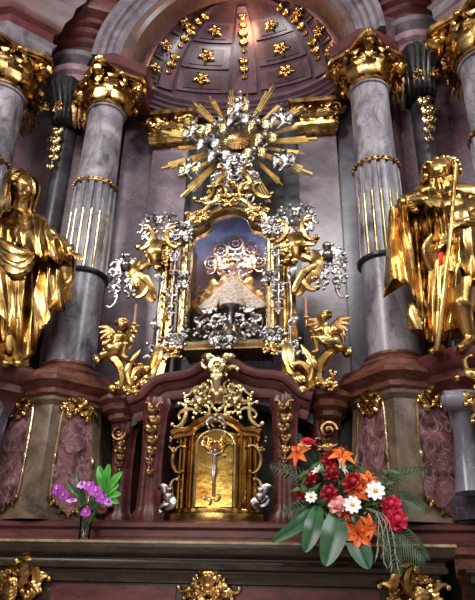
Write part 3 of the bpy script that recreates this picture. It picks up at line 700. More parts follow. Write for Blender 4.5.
# ================================================================ TABERNACLE
tb = thing('tabernacle', (0.01, 4.85, .44), 'gilded brass tabernacle with an arched door, a crucifix and a pierced rocaille crest', 'tabernacle')
def tplan(k=1.0): return [(-.34*k, 5.05)]+[(.34*k*(j/16*2-1), 4.96-.12*(1-(abs(j/16*2-1))**2.5)) for j in range(17)]+[(.34*k, 5.05)]
M().mould(tplan(), [(.03, .442), (.035, .46), (.035, .5), (.02, .51), (.01, .535), (-.01, .54)]).build('base', GOLD, tb)
M().mould(tplan(.93), [(0, .535), (0, 1.12)]).build('body', BRASS, tb)
for i, a in enumerate((-.31, -.27, -.2, .2, .27, .31)):
    m = M()
    yy = 4.965-.12*(1-(abs(a)/.34)**2.5)-.015
    m.tube([(a, yy, z) for z in (.54, .6, .8, 1.0, 1.1)], [.022, .016, .016, .016, .022], 10)
    m.ball((a, yy, 1.11), .026, 8, 6); m.build('colonnette', BRASS, tb)
door = M(Fr((0, 4.835, 0)))
arch = [(-.15, .545), (.15, .545), (.15, 1.0)]+[(.15*cos(pi*i/12), 1.0+.13*sin(pi*i/12)) for i in range(1, 12)]+[(-.15, 1.0)]
door.extrude(arch, -.06, .012); d_ = door.build('door', BRASS, tb)
m = M(Fr((0, 4.82, 0)));
m.tube([(-.155, .545, 0), (-.155, .8, 0), (-.155, 1.0, 0)]+[(-.155*cos(pi*i/14), 1.0+.135*sin(pi*i/14), 0) for i in range(1, 15)]+[(.155, .8, 0), (.155, .545, 0)], .013, 8); m.build('door_frame', GOLDP, d_)
m = M(Fr((0, 4.8, 0)))
m.tube([(0, .62, .0), (0, .75, .0), (0, 1.02, .0)], .011, 8); m.tube([(-.06, .95, 0), (0, .952, 0), (.06, .95, 0)], .01, 8)
m.lathe([(.001, 0), (.05, 0), (.045, .03)], (0, 0, 0), 8) if False else None
for q in (-1, 1): m.scroll((q*.035, .6, 0), .07, q*.7, q, .009)
m.build('crucifix', GOLDP, tb)
m = M(Fr((0, 4.79, 0))); m.cap((0, .93, 0), (0, .84, .0), .016, .013); m.ball((0.005, .965, .006), .016, 8, 6)
for q in (-1, 1): m.tube([(0, .93, 0), (q*.03, .945, 0), (q*.055, .952, 0)], [.008, .007, .006], 6); m.tube([(q*.006, .85, 0), (q*.008, .8, .012), (0, .74, 0)], [.01, .009, .005], 6)
m.build('corpus', SILV, tb)
m = M(Fr((0, 4.81, 1.0)))
for q in (-1, 1): m.scroll((q*.07, .0, 0), .14, q*1.0, -q, .011); m.scroll((q*.09, .06, 0), .1, -q*.8, q, .01)
rocaille(m, (0, .03, -.0), .24, .14, 4, 3, .008, 3); m.build('lunette_ornament', GOLD, d_)
m = M(Fr((0, 4.86, 0)))
hp = cat([(-.36, 1.10), (-.30, 1.12), (-.22, 1.13), (-.14, 1.19), (0, 1.235), (.14, 1.19), (.22, 1.13), (.30, 1.12), (.36, 1.10)], 32)
m.path(hp, [(-.03, -.15), (-.03, .03), (-.01, .045), (.0, .07), (.025, .085), (.035, .07), (.035, -.15)]); m.build('arched_cornice', GOLD, tb)
m = M(Fr((0, 4.86, 1.36)))
rocaille(m, (0, .0, 0), .6, .34, 12, 14, .013, 9, True, 6)
for q in (-1, 1):
    m.scroll((q*.27, -.1, 0), .24, 1.57+q*.3, -q, .018); m.scroll((q*.17, .04, .01), .2, 1.57-q*.6, q, .016); m.scroll((q*.06, .12, .01), .16, 1.57+q*.5, -q, .015)
m.ribbon([(0, .0, .03), (0, .1, .06), (0, .2, .02)], .05, .4, 10); m.ball((0, .1, .05), .03); m.build('pierced_crest', GOLDP, tb)
m = M(Fr((0, 4.78, 1.22))); m.scroll((-.05, 0, 0), .1, .6, -1, .012); m.scroll((.05, 0, 0), .1, pi-.6, 1, .012); m.ball((0, .02, .01), .022); m.build('silver_shell', SILV, tb)
for q in (-1, 1):
    m = M(Fr((q*.36, 4.88, .72))); 
    m.scroll((0, .2, 0), .26, 1.57, q, .014); m.scroll((0, -.05, 0), .2, 1.57, -q, .014, True); rocaille(m, (0, .3, .01), .09, .16, 3, 5, .009, 3, False)
    m.build('side_scroll', GOLDD, tb)
    m = M(Fr((q*.36, 4.84, .62))); m.ball((0, .05, 0), .035); m.ball((0, 0, 0), .045)
    m.ribbon([(0, .02, 0), (q*.05, .07, .0), (q*.1, .06, -.01)], .03, .4, 7); m.ribbon([(0, .0, 0), (-q*.04, -.05, .02), (q*.02, -.1, .0)], .03, .4, 7); m.scroll((q*.03, -.06, 0), .12, .4, q, .014)
    m.build('silver_cherub_mount', SILV, tb)

# ================================================================ SHRINE WITH THE CROWNED STATUETTE
sh = thing('shrine_frame', (0, 5.2, 1.9), 'tall gilded shrine frame with arched scroll top around the crowned robed statuette', 'shrine')
fx = .42
fp = [(-fx, 1.98), (-fx, 2.5), (-fx, 3.08)]+cat([(-fx, 3.12), (-.36, 3.22), (-.25, 3.28), (-.19, 3.4), (0, 3.47), (.19, 3.4), (.25, 3.28), (.36, 3.22), (fx, 3.12)], 30)+[(fx, 2.5), (fx, 1.98)]
M(Fr((0, 5.12, 0))).path(fp[::-1], [(-.05, -.1), (-.05, .01), (-.03, .03), (-.01, .03), (.0, .05), (.025, .055), (.04, .03), (.05, -.1)]).build('moulded_frame', GOLDP, sh)
M(Fr((0, 5.1, 0))).path([(.44, 1.97), (0, 1.97), (-.44, 1.97)], [(-.05, -.1), (-.05, .02), (-.03, .05), (.0, .06), (.03, .04), (.05, .06), (.06, -.1)]).build('sill', GOLDP, sh)
# recess of the shrine: sides, back and bottom
m = M()
for q in (-1, 1): m.box((q*.40, 5.32, 2.55), (.02, .4, 1.2))
m.box((0, 5.32, 1.98), (.82, .4, .03)); m.build('case_sides', GOLDD, sh)
BLUEP, _t, _b = newmat('painted_sky')
tcn = _t.nodes.new('ShaderNodeTexCoord'); sp = _t.nodes.new('ShaderNodeSeparateXYZ'); nz = _t.nodes.new('ShaderNodeTexNoise'); nz.inputs['Scale'].default_value = 4
_t.links.new(tcn.outputs['Object'], sp.inputs[0]); _t.links.new(tcn.outputs['Object'], nz.inputs['Vector'])
md = _t.nodes.new('ShaderNodeMath'); md.operation = 'MULTIPLY_ADD'; md.inputs[1].default_value = .6; _t.links.new(sp.outputs['Z'], md.inputs[0]); nm_ = _t.nodes.new('ShaderNodeMath'); nm_.operation = 'MULTIPLY'; nm_.inputs[1].default_value = .25; _t.links.new(nz.outputs['Fac'], nm_.inputs[0]); _t.links.new(nm_.outputs[0], md.inputs[2])
rr_ = _t.nodes.new('ShaderNodeValToRGB'); _t.links.new(md.outputs[0], rr_.inputs[0]); el = rr_.color_ramp.elements
el[0].position = .0; el[0].color = lin((60, 36, 36)); el[1].position = .86; el[1].color = lin((190, 160, 160))
for p_, c_ in ((.35, (90, 60, 76)), (.48, (140, 140, 184)), (.62, (78, 88, 142)), (.81, (58, 62, 112))): x_ = el.new(p_); x_.color = lin(c_)
_t.links.new(rr_.outputs[0], _b.inputs['Base Color']); _b.inputs['Roughness'].default_value = .5
bp_ = [(-.41, 1.98), (.41, 1.98), (.41, 3.12), (.34, 3.2), (.22, 3.3), (.1, 3.42), (-.1, 3.42), (-.22, 3.3), (-.34, 3.2), (-.41, 3.12)]
bk_ = [(-.41, 1.98), (.41, 1.98), (.41, 3.45), (.3, 3.62), (.15, 3.8), (-.15, 3.8), (-.3, 3.62), (-.41, 3.45)]
o = M(Fr((0, 0, 0))).extrude([(a, b-2.5) for a, b in bk_], 0, .02).build('backdrop', BLUEP, sh, smooth=False)
o.location = (0, 5.5, 2.5)
m = M(Fr((0, 5.16, 0))); m.extrude([(a*.95, b) for a, b in bp_], 0, .006); m.build('glass_pane', GLASSM, sh, smooth=False)
# frame ornaments: silver on gold
for nm, mat, lst in (('silver_ornament', SILV, [(-.44, 3.18, .2, .26, 1), (.44, 3.18, .2, .26, 2), (-.44, 2.02, .2, .24, 3), (.44, 2.02, .2, .24, 4), (-.42, 2.62, .12, .2, 5), (.42, 2.62, .12, .2, 6), (0, 1.98, .26, .13, 7)]),
                     ('gilded_ornament', GOLD, [(-.30, 3.34, .22, .16, 8), (.30, 3.34, .22, .16, 9), (-.5, 1.9, .3, .12, 12), (.5, 1.9, .3, .12, 13), (0, 3.52, .3, .14, 14)])):
    for (a, b, w_, h_, sd) in lst:
        g = M(Fr((a, 5.04, b))); rocaille(g, (0, 0, 0), w_, h_, 5, sd, .013, 6, True, 4); cartouche(g, (0, 0, .01), w_*.7, h_*.6, sd)
        g.build(nm, mat, sh)
m = M(Fr((0, 5.03, 3.46)))
for q in (-1, 1): m.scroll((q*.3, -.1, 0), .4, q*-.75+ (0 if q > 0 else pi), q, .026, True); m.scroll((q*.14, .04, 0), .26, q*-.4, -q, .02)
m.build('top_scrolls', GOLDP, sh)

# clouds and rays inside the case
g = M(Fr((0, 5.36, 2.3))); rocaille(g, (0, .1, 0), .74, .75, 14, 33, .014, 16, True, 10); o = g.build('gilt_scrollwork_cloud', GOLDD, loc=(0, 5.36, 2.3)); tag(o, 'gilt and silver scrollwork cloud behind the crowned statuette in the shrine', 'ornament')
g = M(Fr((0, 5.24, 2.2))); rocaille(g, (0, .05, 0), .76, .3, 12, 35, .016, 12, True, 10); o = g.build('silver_cloud', SILV, loc=(0, 5.34, 2.1)); tag(o, 'silver scroll cloud under the robes of the shrine statuette', 'ornament')
# statuette
ROBE, _t, _b = newmat('white_gold_brocade')
tcn = _t.nodes.new('ShaderNodeTexCoord'); vr = _t.nodes.new('ShaderNodeTexVoronoi'); vr.inputs['Scale'].default_value = 40
_t.links.new(tcn.outputs['Object'], vr.inputs['Vector']); rr_ = _t.nodes.new('ShaderNodeValToRGB'); el = rr_.color_ramp.elements
el[0].position = .3; el[0].color = lin((216, 176, 140)); el[1].position = .5; el[1].color = lin((246, 236, 226)); _t.links.new(vr.outputs['Distance'], rr_.inputs[0]); _t.links.new(rr_.outputs[0], _b.inputs['Base Color']); _b.inputs['Roughness'].default_value = .5
SKIN = plain('painted_skin', (222, 170, 140), .4)
sx, sy, sz = .03, 5.24, 2.42
su = thing('robed_statuette', (sx, sy, sz), 'small crowned statuette in white brocade gown and spreading cape behind the glass', 'statuette')
m = M(); drape(m, [(sz, sx, sy, .125, .08, 1), (sz+.1, sx, sy, .11, .075, .8), (sz+.24, sx, sy, .08, .055, .6), (sz+.34, sx, sy, .045, .035, .3), (sz+.38, sx, sy, .025, .025, .1)], 7, .008, 1, 48, 16, 2); m.build('gown', ROBE, su)
for q in (-1, 1):
    m = M(); cloth(m, [(sx+q*.03, sy+.0, sz+.36), (sx+q*.06, sy+.02, sz+.33), (sx+q*.08, sy+.04, sz+.28)], [(sx+q*.15, sy-.03, sz-.02), (sx+q*.25, sy-.0, sz-.02), (sx+q*.345, sy+.05, sz+.04)], 3, .018, 0, (0, -1, 0), .014, 20, 12, 3)
    m.build('cape', ROBE, su)
m = M(); figure_head(m, (sx, sy-.03, sz+.425), .046, (0, -1, -.1), (0, 0, 1), True); fuse(m, 'head', SKIN, su, .006, 1)
m = M(); m.lathe([(.03, 0), (.034, .015), (.045, .05), (.03, .075), (.012, .09), (.012, .1)], (sx, sy, sz+.45), 20); m.ball((sx, sy, sz+.56), .014)
for k_ in range(8): a = k_*pi/4; m.ball((sx+cos(a)*.042, sy+sin(a)*.042, sz+.505), .011, 6, 5)
m.build('crown', GOLDP, su)
m = M(); m.tube([(sx, sy-.02, sz+.33), (sx+.05, sy-.06, sz+.32), (sx+.07, sy-.07, sz+.36)], [.014, .012, .009], 8); m.ball((sx+.075, sy-.07, sz+.375), .013); m.tube([(sx, sy-.02, sz+.33), (sx-.05, sy-.06, sz+.31), (sx-.07, sy-.07, sz+.33)], [.014, .012, .009], 8); m.ball((sx-.075, sy-.07, sz+.345), .02)
m.build('hands_and_orb', SKIN, su)
M(Fr((sx, sy-.0, sz-.12))).lathe([(.1, 0)], (0, 0, 0), 3) if False else None
M().lathe([(.16, -.42), (.18, -.38), (.11, -.32), (.055, -.2), (.05, -.1), (.09, -.03), (.11, 0)], (sx, sy, sz), 24).build('pedestal', SILV, su)
cl = bpy.data.lights.new('shrine_fill_light', 'AREA'); cl.shape = 'RECTANGLE'; cl.size = .5; cl.size_y = .08; cl.energy = 3.2; cl.color = (1, .95, .9)  # added light, no lamp seen; brightens the inside of the case
co = bpy.data.objects.new('shrine_fill_light', cl); COL.objects.link(co); co.location = (0, 5.2, 3.15); co.rotation_euler = (V((0, 5.34, 2.5))-V((0, 5.2, 3.15))).to_track_quat('-Z', 'Y').to_euler()
# halo of pale scalloped discs around the crown
g = M(Fr((sx, 5.40, sz+.56)))
for k_, (a, b, r_) in enumerate(((0, .24, .075), (-.155, .16, .075), (.155, .16, .075), (-.25, .02, .07), (.25, .02, .07))):
    g.tube([(a+cos(2*pi*i/20)*r_, b+sin(2*pi*i/20)*r_, 0) for i in range(20)], .014, 7, 1, (0, 0, 1), True)
    for q in range(7): t_ = 2*pi*q/7; g.ball((a+cos(t_)*r_*.45, b+sin(t_)*r_*.45, 0), .012, 6, 5)
rocaille(g, (0, -.02, 0), .46, .3, 8, 51, .01, 10, True, 12)
o = g.build('scalloped_halo', metal('rosy_gilding', (214, 160, 130), (246, 220, 200), .3), loc=(sx, 5.4, sz+.56)); tag(o, 'rosy gold halo of linked rings fanned above the crowned statuette', 'halo')

# gilded pilasters flanking the shrine with rocaille brackets
for s, nm in ((-1, 'left'), (1, 'right')):
    t = thing('gilded_scroll_pilaster', (s*.6, 5.1, 1.55), 'tall gilded pilaster with silver rocaille on the %s of the shrine frame' % nm, 'pilaster')
    m = M(Fr((0, 5.08, 0))); rows = []
    for z, xc, hw, c_ in ((1.62, .62, .10, .12), (1.8, .60, .085, .06), (2.05, .585, .08, .03), (2.4, .58, .075, .02), (2.7, .58, .075, .02), (2.85, .58, .09, .05)):
        rows.append([(s*xc-hw, z, -.08), (s*xc-hw, z, c_), (s*xc-hw*.45, z, c_+.03), (s*xc, z, c_+.01), (s*xc+hw*.45, z, c_+.03), (s*xc+hw, z, c_), (s*xc+hw, z, -.08)])
    m.rings(rows); m.build('shaft', GOLD, t, auto=20)
    g = M(Fr((s*.62, 4.98, 1.68)))      # foot: big scroll bracket sweeping outwards
    g.ribbon([(-s*.05, .25, 0), (-s*.02, .05, .03), (s*.06, -.1, .05), (s*.12, -.16, .02)], .05, .4, 12); g.scroll((s*.04, -.1, .05), .34, s*.5, -s, .026); g.scroll((s*.13, -.02, .02), .26, 1.57, s, .03, True)
    for q in range(5): g.ribbon([(0, -.05, .05), (s*(.0+.05*q-.08), -.12, .08), (s*(-.02+.06*q-.08), -.18, .03)], .024, .4, 7)
    g.build('scroll_foot', GOLD, t)
    g = M(Fr((s*.66, 5.0, 2.95))); rocaille(g, (0, 0, 0), .3, .4, 9, 60+s, .017, 9, True, 4)
    g.scroll((-.08, .1, .03), .28, 1.2, 1, .028); g.scroll((.08, .1, .03), .28, pi-1.2, -1, .028); g.ribbon([(0, .1, .03), (s*.03, -.06, .07), (0, -.22, .02)], .07, .4, 10); g.build('gilded_head_scroll', GOLD, t)
    g = M(Fr((s*.68, 4.98, 3.2))); rocaille(g, (0, 0, 0), .34, .30, 7, 70, .012, 9, True, 5); g.build('silver_crown_spray', SILV, t)
    g = M(Fr((s*.60, 5.0, 2.3)))
    g.tube([(0, .4, 0), (s*.02, 0, .005), (0, -.45, 0)], .008, 6)
    for zz in (.3, -.2): g.scroll((0, zz, 0), .16, 1.57, s, .014, True); g.ribbon([(0, zz, 0), (s*.05, zz+.06, .03), (s*.02, zz+.13, 0)], .03, .4, 7)
    rocaille(g, (0, -.42, .0), .2, .2, 4, 31, .012, 5); g.build('silver_tendrils', SILV, t)
    # wing bracket carrying a silver angel bust
    g = M(Fr((s*.86, 5.0, 2.62)))
    g.ribbon([(-s*.2, -.22, 0), (-s*.06, -.05, .03), (s*.02, .1, .05), (-s*.04, .24, .03)], .055, .35, 16, lobes=4)
    g.ribbon([(-s*.22, -.2, .03), (-s*.12, -.02, .06), (-s*.02, .06, .07), (-s*.1, .2, .04)], .03, .35, 14, lobes=4)
    g.scroll((-s*.03, .1, .04), .34, 1.57+s*.7, s, .028); g.scroll((-s*.12, -.12, .03), .24, 1.57+s*.5, -s, .024)
    o = g.build('gilded_wing_bracket', GOLD, loc=(s*.86, 5, 2.62)); tag(o, 'curved gilded bracket reaching out on the %s of the shrine under silver foliage' % nm, 'bracket')
    g = M(Fr((s*.98, 4.98, 2.62)))
    rocaille(g, (0, .06, 0), .26, .46, 9, 81, .015, 12, True, 8); g.ball((-s*.02, .24, .05), .045); g.ball((-s*.02, .14, .03), (.06, .05, .08))
    for q in (-1, 1):
        for k_ in range(4): g.ribbon([(0, .12, 0), (q*.07, .2-.03*k_, .02), (q*.15, .2-.07*k_, -.02)], .03, .35, 8)
    g.scroll((s*.05, -.16, 0), .26, 1.57, -s, .014)
    o = g.build('silver_angel_spray', SILV, loc=(s*.98, 4.98, 2.62)); tag(o, 'silver winged angel and foliage spray at the outer %s of the shrine' % nm, 'angel')
    g = M(Fr((s*.5, 5.0, 2.9))); g.tube([(0, .27, 0), (.01, -.2, 0), (0, -.68, 0)], .008, 6); rocaille(g, (0, 0, 0), .13, .5, 5, 91, .010, 7, True, 4); rocaille(g, (0, -.5, 0), .11, .4, 4, 92, .010, 6, True, 3)
    o = g.build('silver_garland', SILV, loc=(s*.5, 5, 2.9)); tag(o, 'silver leaf garland between the %s side of the shrine frame and its gilded pilaster' % nm, 'garland')
    # scroll bracket with a putto holding a candle
    g = M(Fr((s*.90, 4.86, 1.66)))
    g.scroll((-s*.02, .06, 0), .42, 1.57-s*.5, -s, .038); g.scroll((-s*.13, -.05, .0), .3, 1.57+s*.3, s, .034); g.ribbon([(-s*.16, -.16, 0), (-s*.1, .0, .04), (-s*.2, .2, .03)], .032, .4, 12)
    rocaille(g, (-s*.05, -.12, 0), .3, .16, 4, 15, .014, 6, False)
    o = g.build('gilded_scroll_bracket', GOLD, loc=(s*.9, 4.86, 1.6)); tag(o, 'big gilded C-scroll bracket under the %s candle-bearing putto' % nm, 'bracket')
    bx, by, bz = s*.94, 4.84, 1.86
    pt = thing('putto', (bx, by, bz-.05), 'gilded winged putto kneeling on a scroll %s of the shrine, holding a candle' % nm, 'putto')
    m = M(); q = -s
    m.ball((bx, by, bz), (.06, .055, .055)); m.cap((bx, by, bz), (bx+q*.015, by, bz+.12), .052, .055); m.cap((bx+q*.015, by, bz+.15), (bx+q*.03, by-.01, bz+.19), .03, .025)
    figure_head(m, (bx+q*.035, by-.02, bz+.235), .052, (q*.7, -1, -.5), (0, 0, 1), True)
    for k_ in range(16): m.ball((bx+q*.03+.05*cos(k_*2.4), by+.0+.04*sin(k_*2.4), bz+.265+.02*cos(k_*1.3)), .018, 7, 5)
    m.cap((bx+q*.02, by-.02, bz+.02), (bx+q*.12, by-.06, bz+.03), .045, .034, 10); m.cap((bx+q*.12, by-.06, bz+.03), (bx+q*.1, by-.05, bz-.08), .032, .022, 10); m.ball((bx+q*.13, by-.07, bz-.095), (.032, .02, .016))
    m.cap((bx-q*.02, by, bz-.01), (bx-q*.09, by-.05, bz-.06), .045, .033, 10); m.cap((bx-q*.09, by-.05, bz-.06), (bx-q*.15, by, bz-.05), .03, .02, 10); m.ball((bx-q*.17, by, bz-.05), (.03, .02, .018))
    m.cap((bx+q*.06, by-.01, bz+.14), (bx+q*.12, by-.04, bz+.1), .026, .021, 10); m.cap((bx+q*.12, by-.04, bz+.1), (bx+q*.165, by-.07, bz+.15), .02, .015, 10)
    m.cap((bx-q*.04, by-.01, bz+.14), (bx-q*.1, by-.03, bz+.1), .026, .021, 10); m.cap((bx-q*.1, by-.03, bz+.1), (bx-q*.05, by-.08, bz+.09), .02, .015, 10)
    fuse(m, 'body', GOLDK, pt, .0075, 2)
    m = M(); figure_hand(m, (bx+q*.165, by-.07, bz+.15), (q*.4, -.3, .6), (0, -1, 0), .05, .8); figure_hand(m, (bx-q*.05, by-.08, bz+.09), (q*.8, 0, .2), (0, -1, 0), .05, .6); m.build('hands', GOLDS, pt)
    m = M()
    for e_ in (-1, 1):
        for k_ in range(5): m.ribbon([(bx, by+.04, bz+.13), (bx+e_*.1, by+.05, bz+.24-.03*k_), (bx+e_*(.2-.02*k_), by+.04, bz+.25-.06*k_)], .03, .3, 8, (0, 1, 0))
    m.build('wings', GOLDD, pt)
    m = M(); m.ribbon([(bx-q*.08, by-.05, bz+.03), (bx, by-.065, bz-.0), (bx+q*.09, by-.06, bz+.05), (bx+q*.12, by-.0, bz+.1)], .035, .5, 12, (0, -1, 0)); m.build('loincloth', GOLD, pt)
    cx, cy, cz = bx+q*.185, by-.085, bz+.12
    c_ = thing('candle', (cx, cy, cz), 'slim candle on a gilded stem in the hand of the putto %s of the shrine' % nm, 'candle')
    M().lathe([(.02, 0), (.008, .02), (.008, .07), (.026, .085), (.026, .095), (.014, .1)], (cx, cy, cz), 16).build('candle_holder', GOLD, c_)
    M().lathe([(.0125, .1), (.0125, .28), (.004, .285)], (cx, cy, cz), 12).build('wax', plain('amber_wax', (176, 120, 90), .45), c_)

# ================================================================ SUNBURST
SB = V((.03, 5.42, 4.52))
sb = thing('sunburst', SB, 'large gilded sunburst with silver clouds and cherubs high above the shrine', 'sunburst')
rd = random.Random(4)
fr_ = Fr(SB)
NB = 22
for i in range(NB):
    a = 2*pi*i/NB+pi/2+.14+rd.uniform(-.03, .03); big = (i % 2 == 0); R = (1.0 if big else .82)*rd.uniform(.93, 1.05)
    if abs(cos(a)) < .35: R *= .93 if sin(a) > 0 else .85
    m = M(fr_)
    for k_, off in enumerate((-.045, -.015, .015, .045) if big else (-.026, 0, .026)):
        aa = a+off*1.3; L = R*(1-.16*abs(off)/.045-.04*rd.random()); d = V((cos(aa), sin(aa), 0)); tt = V((-sin(aa), cos(aa), 0)); w0, w1 = .005, .011
        p0 = d*.14+V((0, 0, .03)); p1 = d*L+V((0, 0, .03)); rows = []
        for p, w_ in ((p0, w0), (p1, w1)): rows.append([tuple(p+tt*w_+V((0, 0, -.008))), tuple(p+V((0, 0, .012))), tuple(p-tt*w_+V((0, 0, -.008)))])
        m.rings(rows)
    m.build('ray', RAYG, sb, smooth=False)
# ring of clouds
m = M(fr_)
for i in range(40):
    a = rd.uniform(0, 2*pi); R = rd.gauss(.27, .04); r_ = rd.uniform(.03, .055); m.ball((cos(a)*R*1.1, sin(a)*R*1.0, .07+rd.uniform(-.02, .03)), (r_, r_*.8, r_*.7), 10, 7)
fuse(m, 'cloud_ring', SILV, sb, .011, 2)
m = M(fr_)
for i in range(26):
    a = 2*pi*i/26; R = rd.uniform(.25, .42); m.scroll((cos(a)*R, sin(a)*R, .12), rd.uniform(.08, .14), rd.uniform(0, 6.3), rd.choice((-1, 1)), .01)
m.build('cloud_tendrils', SILV, sb)
M(Fr(SB)).extrude([(cos(2*pi*i/32)*.13, sin(2*pi*i/32)*.11) for i in range(32)], .0, .07).build('amber_centre', metal('amber_gilding', (150, 90, 50), (230, 170, 110), .35, 14), sb)
m = M(fr_)
for i in range(24): a = 2*pi*i/24; m.tube([(cos(a)*.05, sin(a)*.04, .08), (cos(a)*.12, sin(a)*.1, .085), (cos(a)*.15, sin(a)*.12, .08)], [.004, .007, .004], 5)
m.build('inner_rays', GOLDP, sb)
# cherub heads and small angels
CH = [(-.25, .17, .058, 1), (.0, .28, .062, 1), (.24, .17, .058, 1), (-.33, -.04, .06, 1), (.32, -.03, .06, 1), (-.2, -.22, .055, 1), (.2, -.22, .055, 1), (0, -.29, .055, 1), (0.0, .50, .055, 0), (.5, .3, .052, 0), (-.52, -.3, .052, 0), (.52, -.27, .05, 0), (-.5, .22, .05, 0)]
for i, (a, b, r_, head) in enumerate(CH):
    ch = M(); p = fr_((a, b, .17)); figure_head(ch, p, r_, (-a*.8, -1, -b*.5-.2), (0, 0, 1), True)
    if not head:
        q = 1 if a > 0 else -1
        ch.cap(p+V((0, .03, -.06)), p+V((q*.03, .04, -.15)), .045, .04, 10); ch.cap(p+V((q*.03, .03, -.15)), p+V((q*.1, 0, -.2)), .03, .02, 10); ch.cap(p+V((0, .03, -.16)), p+V((-q*.04, .0, -.25)), .03, .02, 10)
        ch.cap(p+V((-.03, .02, -.08)), p+V((-.1, -.02, -.04)), .02, .014, 8); ch.cap(p+V((.03, .02, -.08)), p+V((.1, -.02, -.06)), .02, .014, 8)
    o = fuse(ch, 'cherub', SILV, sb, .0095, 1)
    wg = M(Fr(p+V((0, .03, -.03 if head else -.08))))
    for e_ in (-1, 1):
        for k_ in range(4): wg.ribbon([(e_*.02, 0, 0), (e_*.08, .05-.03*k_, .02), (e_*(.14-.01*k_), .04-.05*k_, -.01)], .022, .3, 7)
    wg.build('cherub_wings', SILV if i % 2 else GOLDP, o)
m = M(Fr(SB+V((0, -.02, .62)))); m.scroll((-.05, 0, 0), .12, .9, 1, .014); m.scroll((.05, 0, 0), .12, pi-.9, -1, .014); m.ribbon([(0, -.1, 0), (0, .05, .03), (0, .18, 0)], .04, .4, 9); m.build('finial', SILV, sb)
# cascade of ornament joining the sunburst to the shrine top
g = M(Fr((.03, 5.2, 3.78))); rocaille(g, (0, .0, 0), .5, .42, 13, 7, .015, 12, True, 8); rocaille(g, (0, .25, .02), .26, .3, 6, 8, .013, 8, True, 6)
o = g.build('silver_cascade', SILV, loc=(.03, 5.2, 3.78)); tag(o, 'silver foliage cascade between the sunburst and the top of the shrine frame', 'ornament')
g = M(Fr((.03, 5.16, 3.76)))
for q in (-1, 1): g.scroll((q*.14, .1, .02), .3, 1.57+q*.4, q, .026, True); g.scroll((q*.26, -.12, .0), .28, 1.57+q*.9, -q, .024); g.scroll((q*.08, -.05, .05), .2, 1.57-q*.4, -q, .02)
g.ball((0, -.0, .05), .05); o = g.build('gilded_crest', GOLD, loc=(.03, 5.16, 3.7)); tag(o, 'gilded scroll crest on top of the shrine frame below the silver cascade', 'ornament')
# gilded ornaments at the front of the altar table
g = M(Fr((.02, 4.66, -.03))); rocaille(g, (0, -.02, .0), .34, .3, 8, 3, .016, 8); cartouche(g, (0, .02, .03), .26, .24, 4); o = g.build('gilded_cartouche', GOLD, loc=(.02, 4.66, -.05)); tag(o, 'gilded rocaille cartouche below the middle of the ledge', 'ornament')
for x_, q, nm in ((-1.38, 1, 'left'), (1.42, -1, 'right')):
    g = M(Fr((x_, 4.66, 0)))
    rocaille(g, (0, -.03, .02), .34, .3, 7, 17, .018, 9)
    g.scroll((q*.05, .05, .08), .2, 1.57, q, .025); g.ribbon([(-q*.1, .1, .02), (-q*.02, .14, .05), (q*.1, .1, .05), (q*.16, -.05, .03)], .05, .4, 10)
    for k_ in range(5): g.ribbon([(0, -.02*k_, .08), (-q*.06, -.03-.03*k_, .09), (-q*.12, -.1-.03*k_, .03)], .03, .4, 7)
    o = g.build('gilded_corner_scroll', GOLD, loc=(x_, 4.66, -.05)); tag(o, 'gilded leafy scroll under the ledge at the %s end of the altar front' % nm, 'ornament')

# ================================================================ STATUES
def lv(px, py, Y, rx, ry, af=1): p = P(px, py, Y); return (p.z, p.x, p.y, rx, ry, af)
# ---- veiled woman
wt = thing('woman_statue', (-2.05, 4.8, 1.7), 'gilded statue of a veiled woman reaching her hand towards the column', 'statue')
m = M(); hc = P(21, 188, 4.62)
figure_head(m, hc, .15, (1, -.28, -.42), (.2, -.1, 1))
nb = P(19, 214, 4.74); m.cap(hc+V((-.01, .06, -.1)), nb, .065, .085)
sR, sL = P(37, 226, 4.74), P(-4, 228, 4.8); m.cap(sL, sR, .12, .12); m.cap(P(16, 240, 4.76), P(14, 275, 4.8), .19, .17)
m.cap(P(8, 236, 4.68), P(26, 234, 4.66), .1, .1)
el_, wr = P(55, 245, 4.62), P(72, 253, 4.52)
m.cap(sR, el_, .09, .07); m.cap(el_, wr, .06, .036)
m.cap(P(14, 275, 4.8), P(12, 350, 4.8), .17, .1)
for px in (4, 16): m.cap(P(px, 360, 4.66), P(px+2, 364, 4.5), .05, .04)
bd = fuse(m, 'body', GOLDK, wt, .014, 2)
m = M(); figure_hand(m, wr, P(84, 260, 4.42)-wr, (.1, -.5, 1), .19, .35, -1); m.build('hand', GOLDK, wt)
m = M(); rd = random.Random(3)          # wavy hair framing the face
for k_ in range(14):
    a = -1.5+k_*.23; fdir = V((1, -.28, -.3)).normalized(); sd = fdir.cross(V((0, 0, 1))).normalized()
    b = hc+V((0, 0, .02)); p = [b+sd*sin(a)*.12+V((0, 0, cos(a)*.13))+fdir*.06, b+sd*sin(a)*.145+V((0, 0, cos(a)*.14-.02))+fdir*.02, b+sd*sin(a)*.15+V((0, 0, cos(a)*.12-.06))-fdir*.04]
    m.tube(cat([tuple(x) for x in p], 6), .022, 6)
m.build('hair', GOLDS, wt)
m = M()
lvls = [lv(0, 366, 4.82, .24, .2, 1.2), lv(0, 345, 4.8, .25, .2, 1.1), lv(3, 310, 4.8, .26, .21, 1.1), lv(7, 280, 4.78, .26, .2, 1), lv(13, 258, 4.76, .25, .19, .7), lv(16, 236, 4.75, .27, .19, .5), lv(17, 222, 4.75, .24, .15, .35), lv(18, 214, 4.75, .12, .1, .15)]
drape(m, lvls, 5, .075, 2.6, 110, 56, 5); m.build('robe', GOLDS, wt, auto=70)
m = M()                                  # swags of cloth wrapped about the waist and over the arm
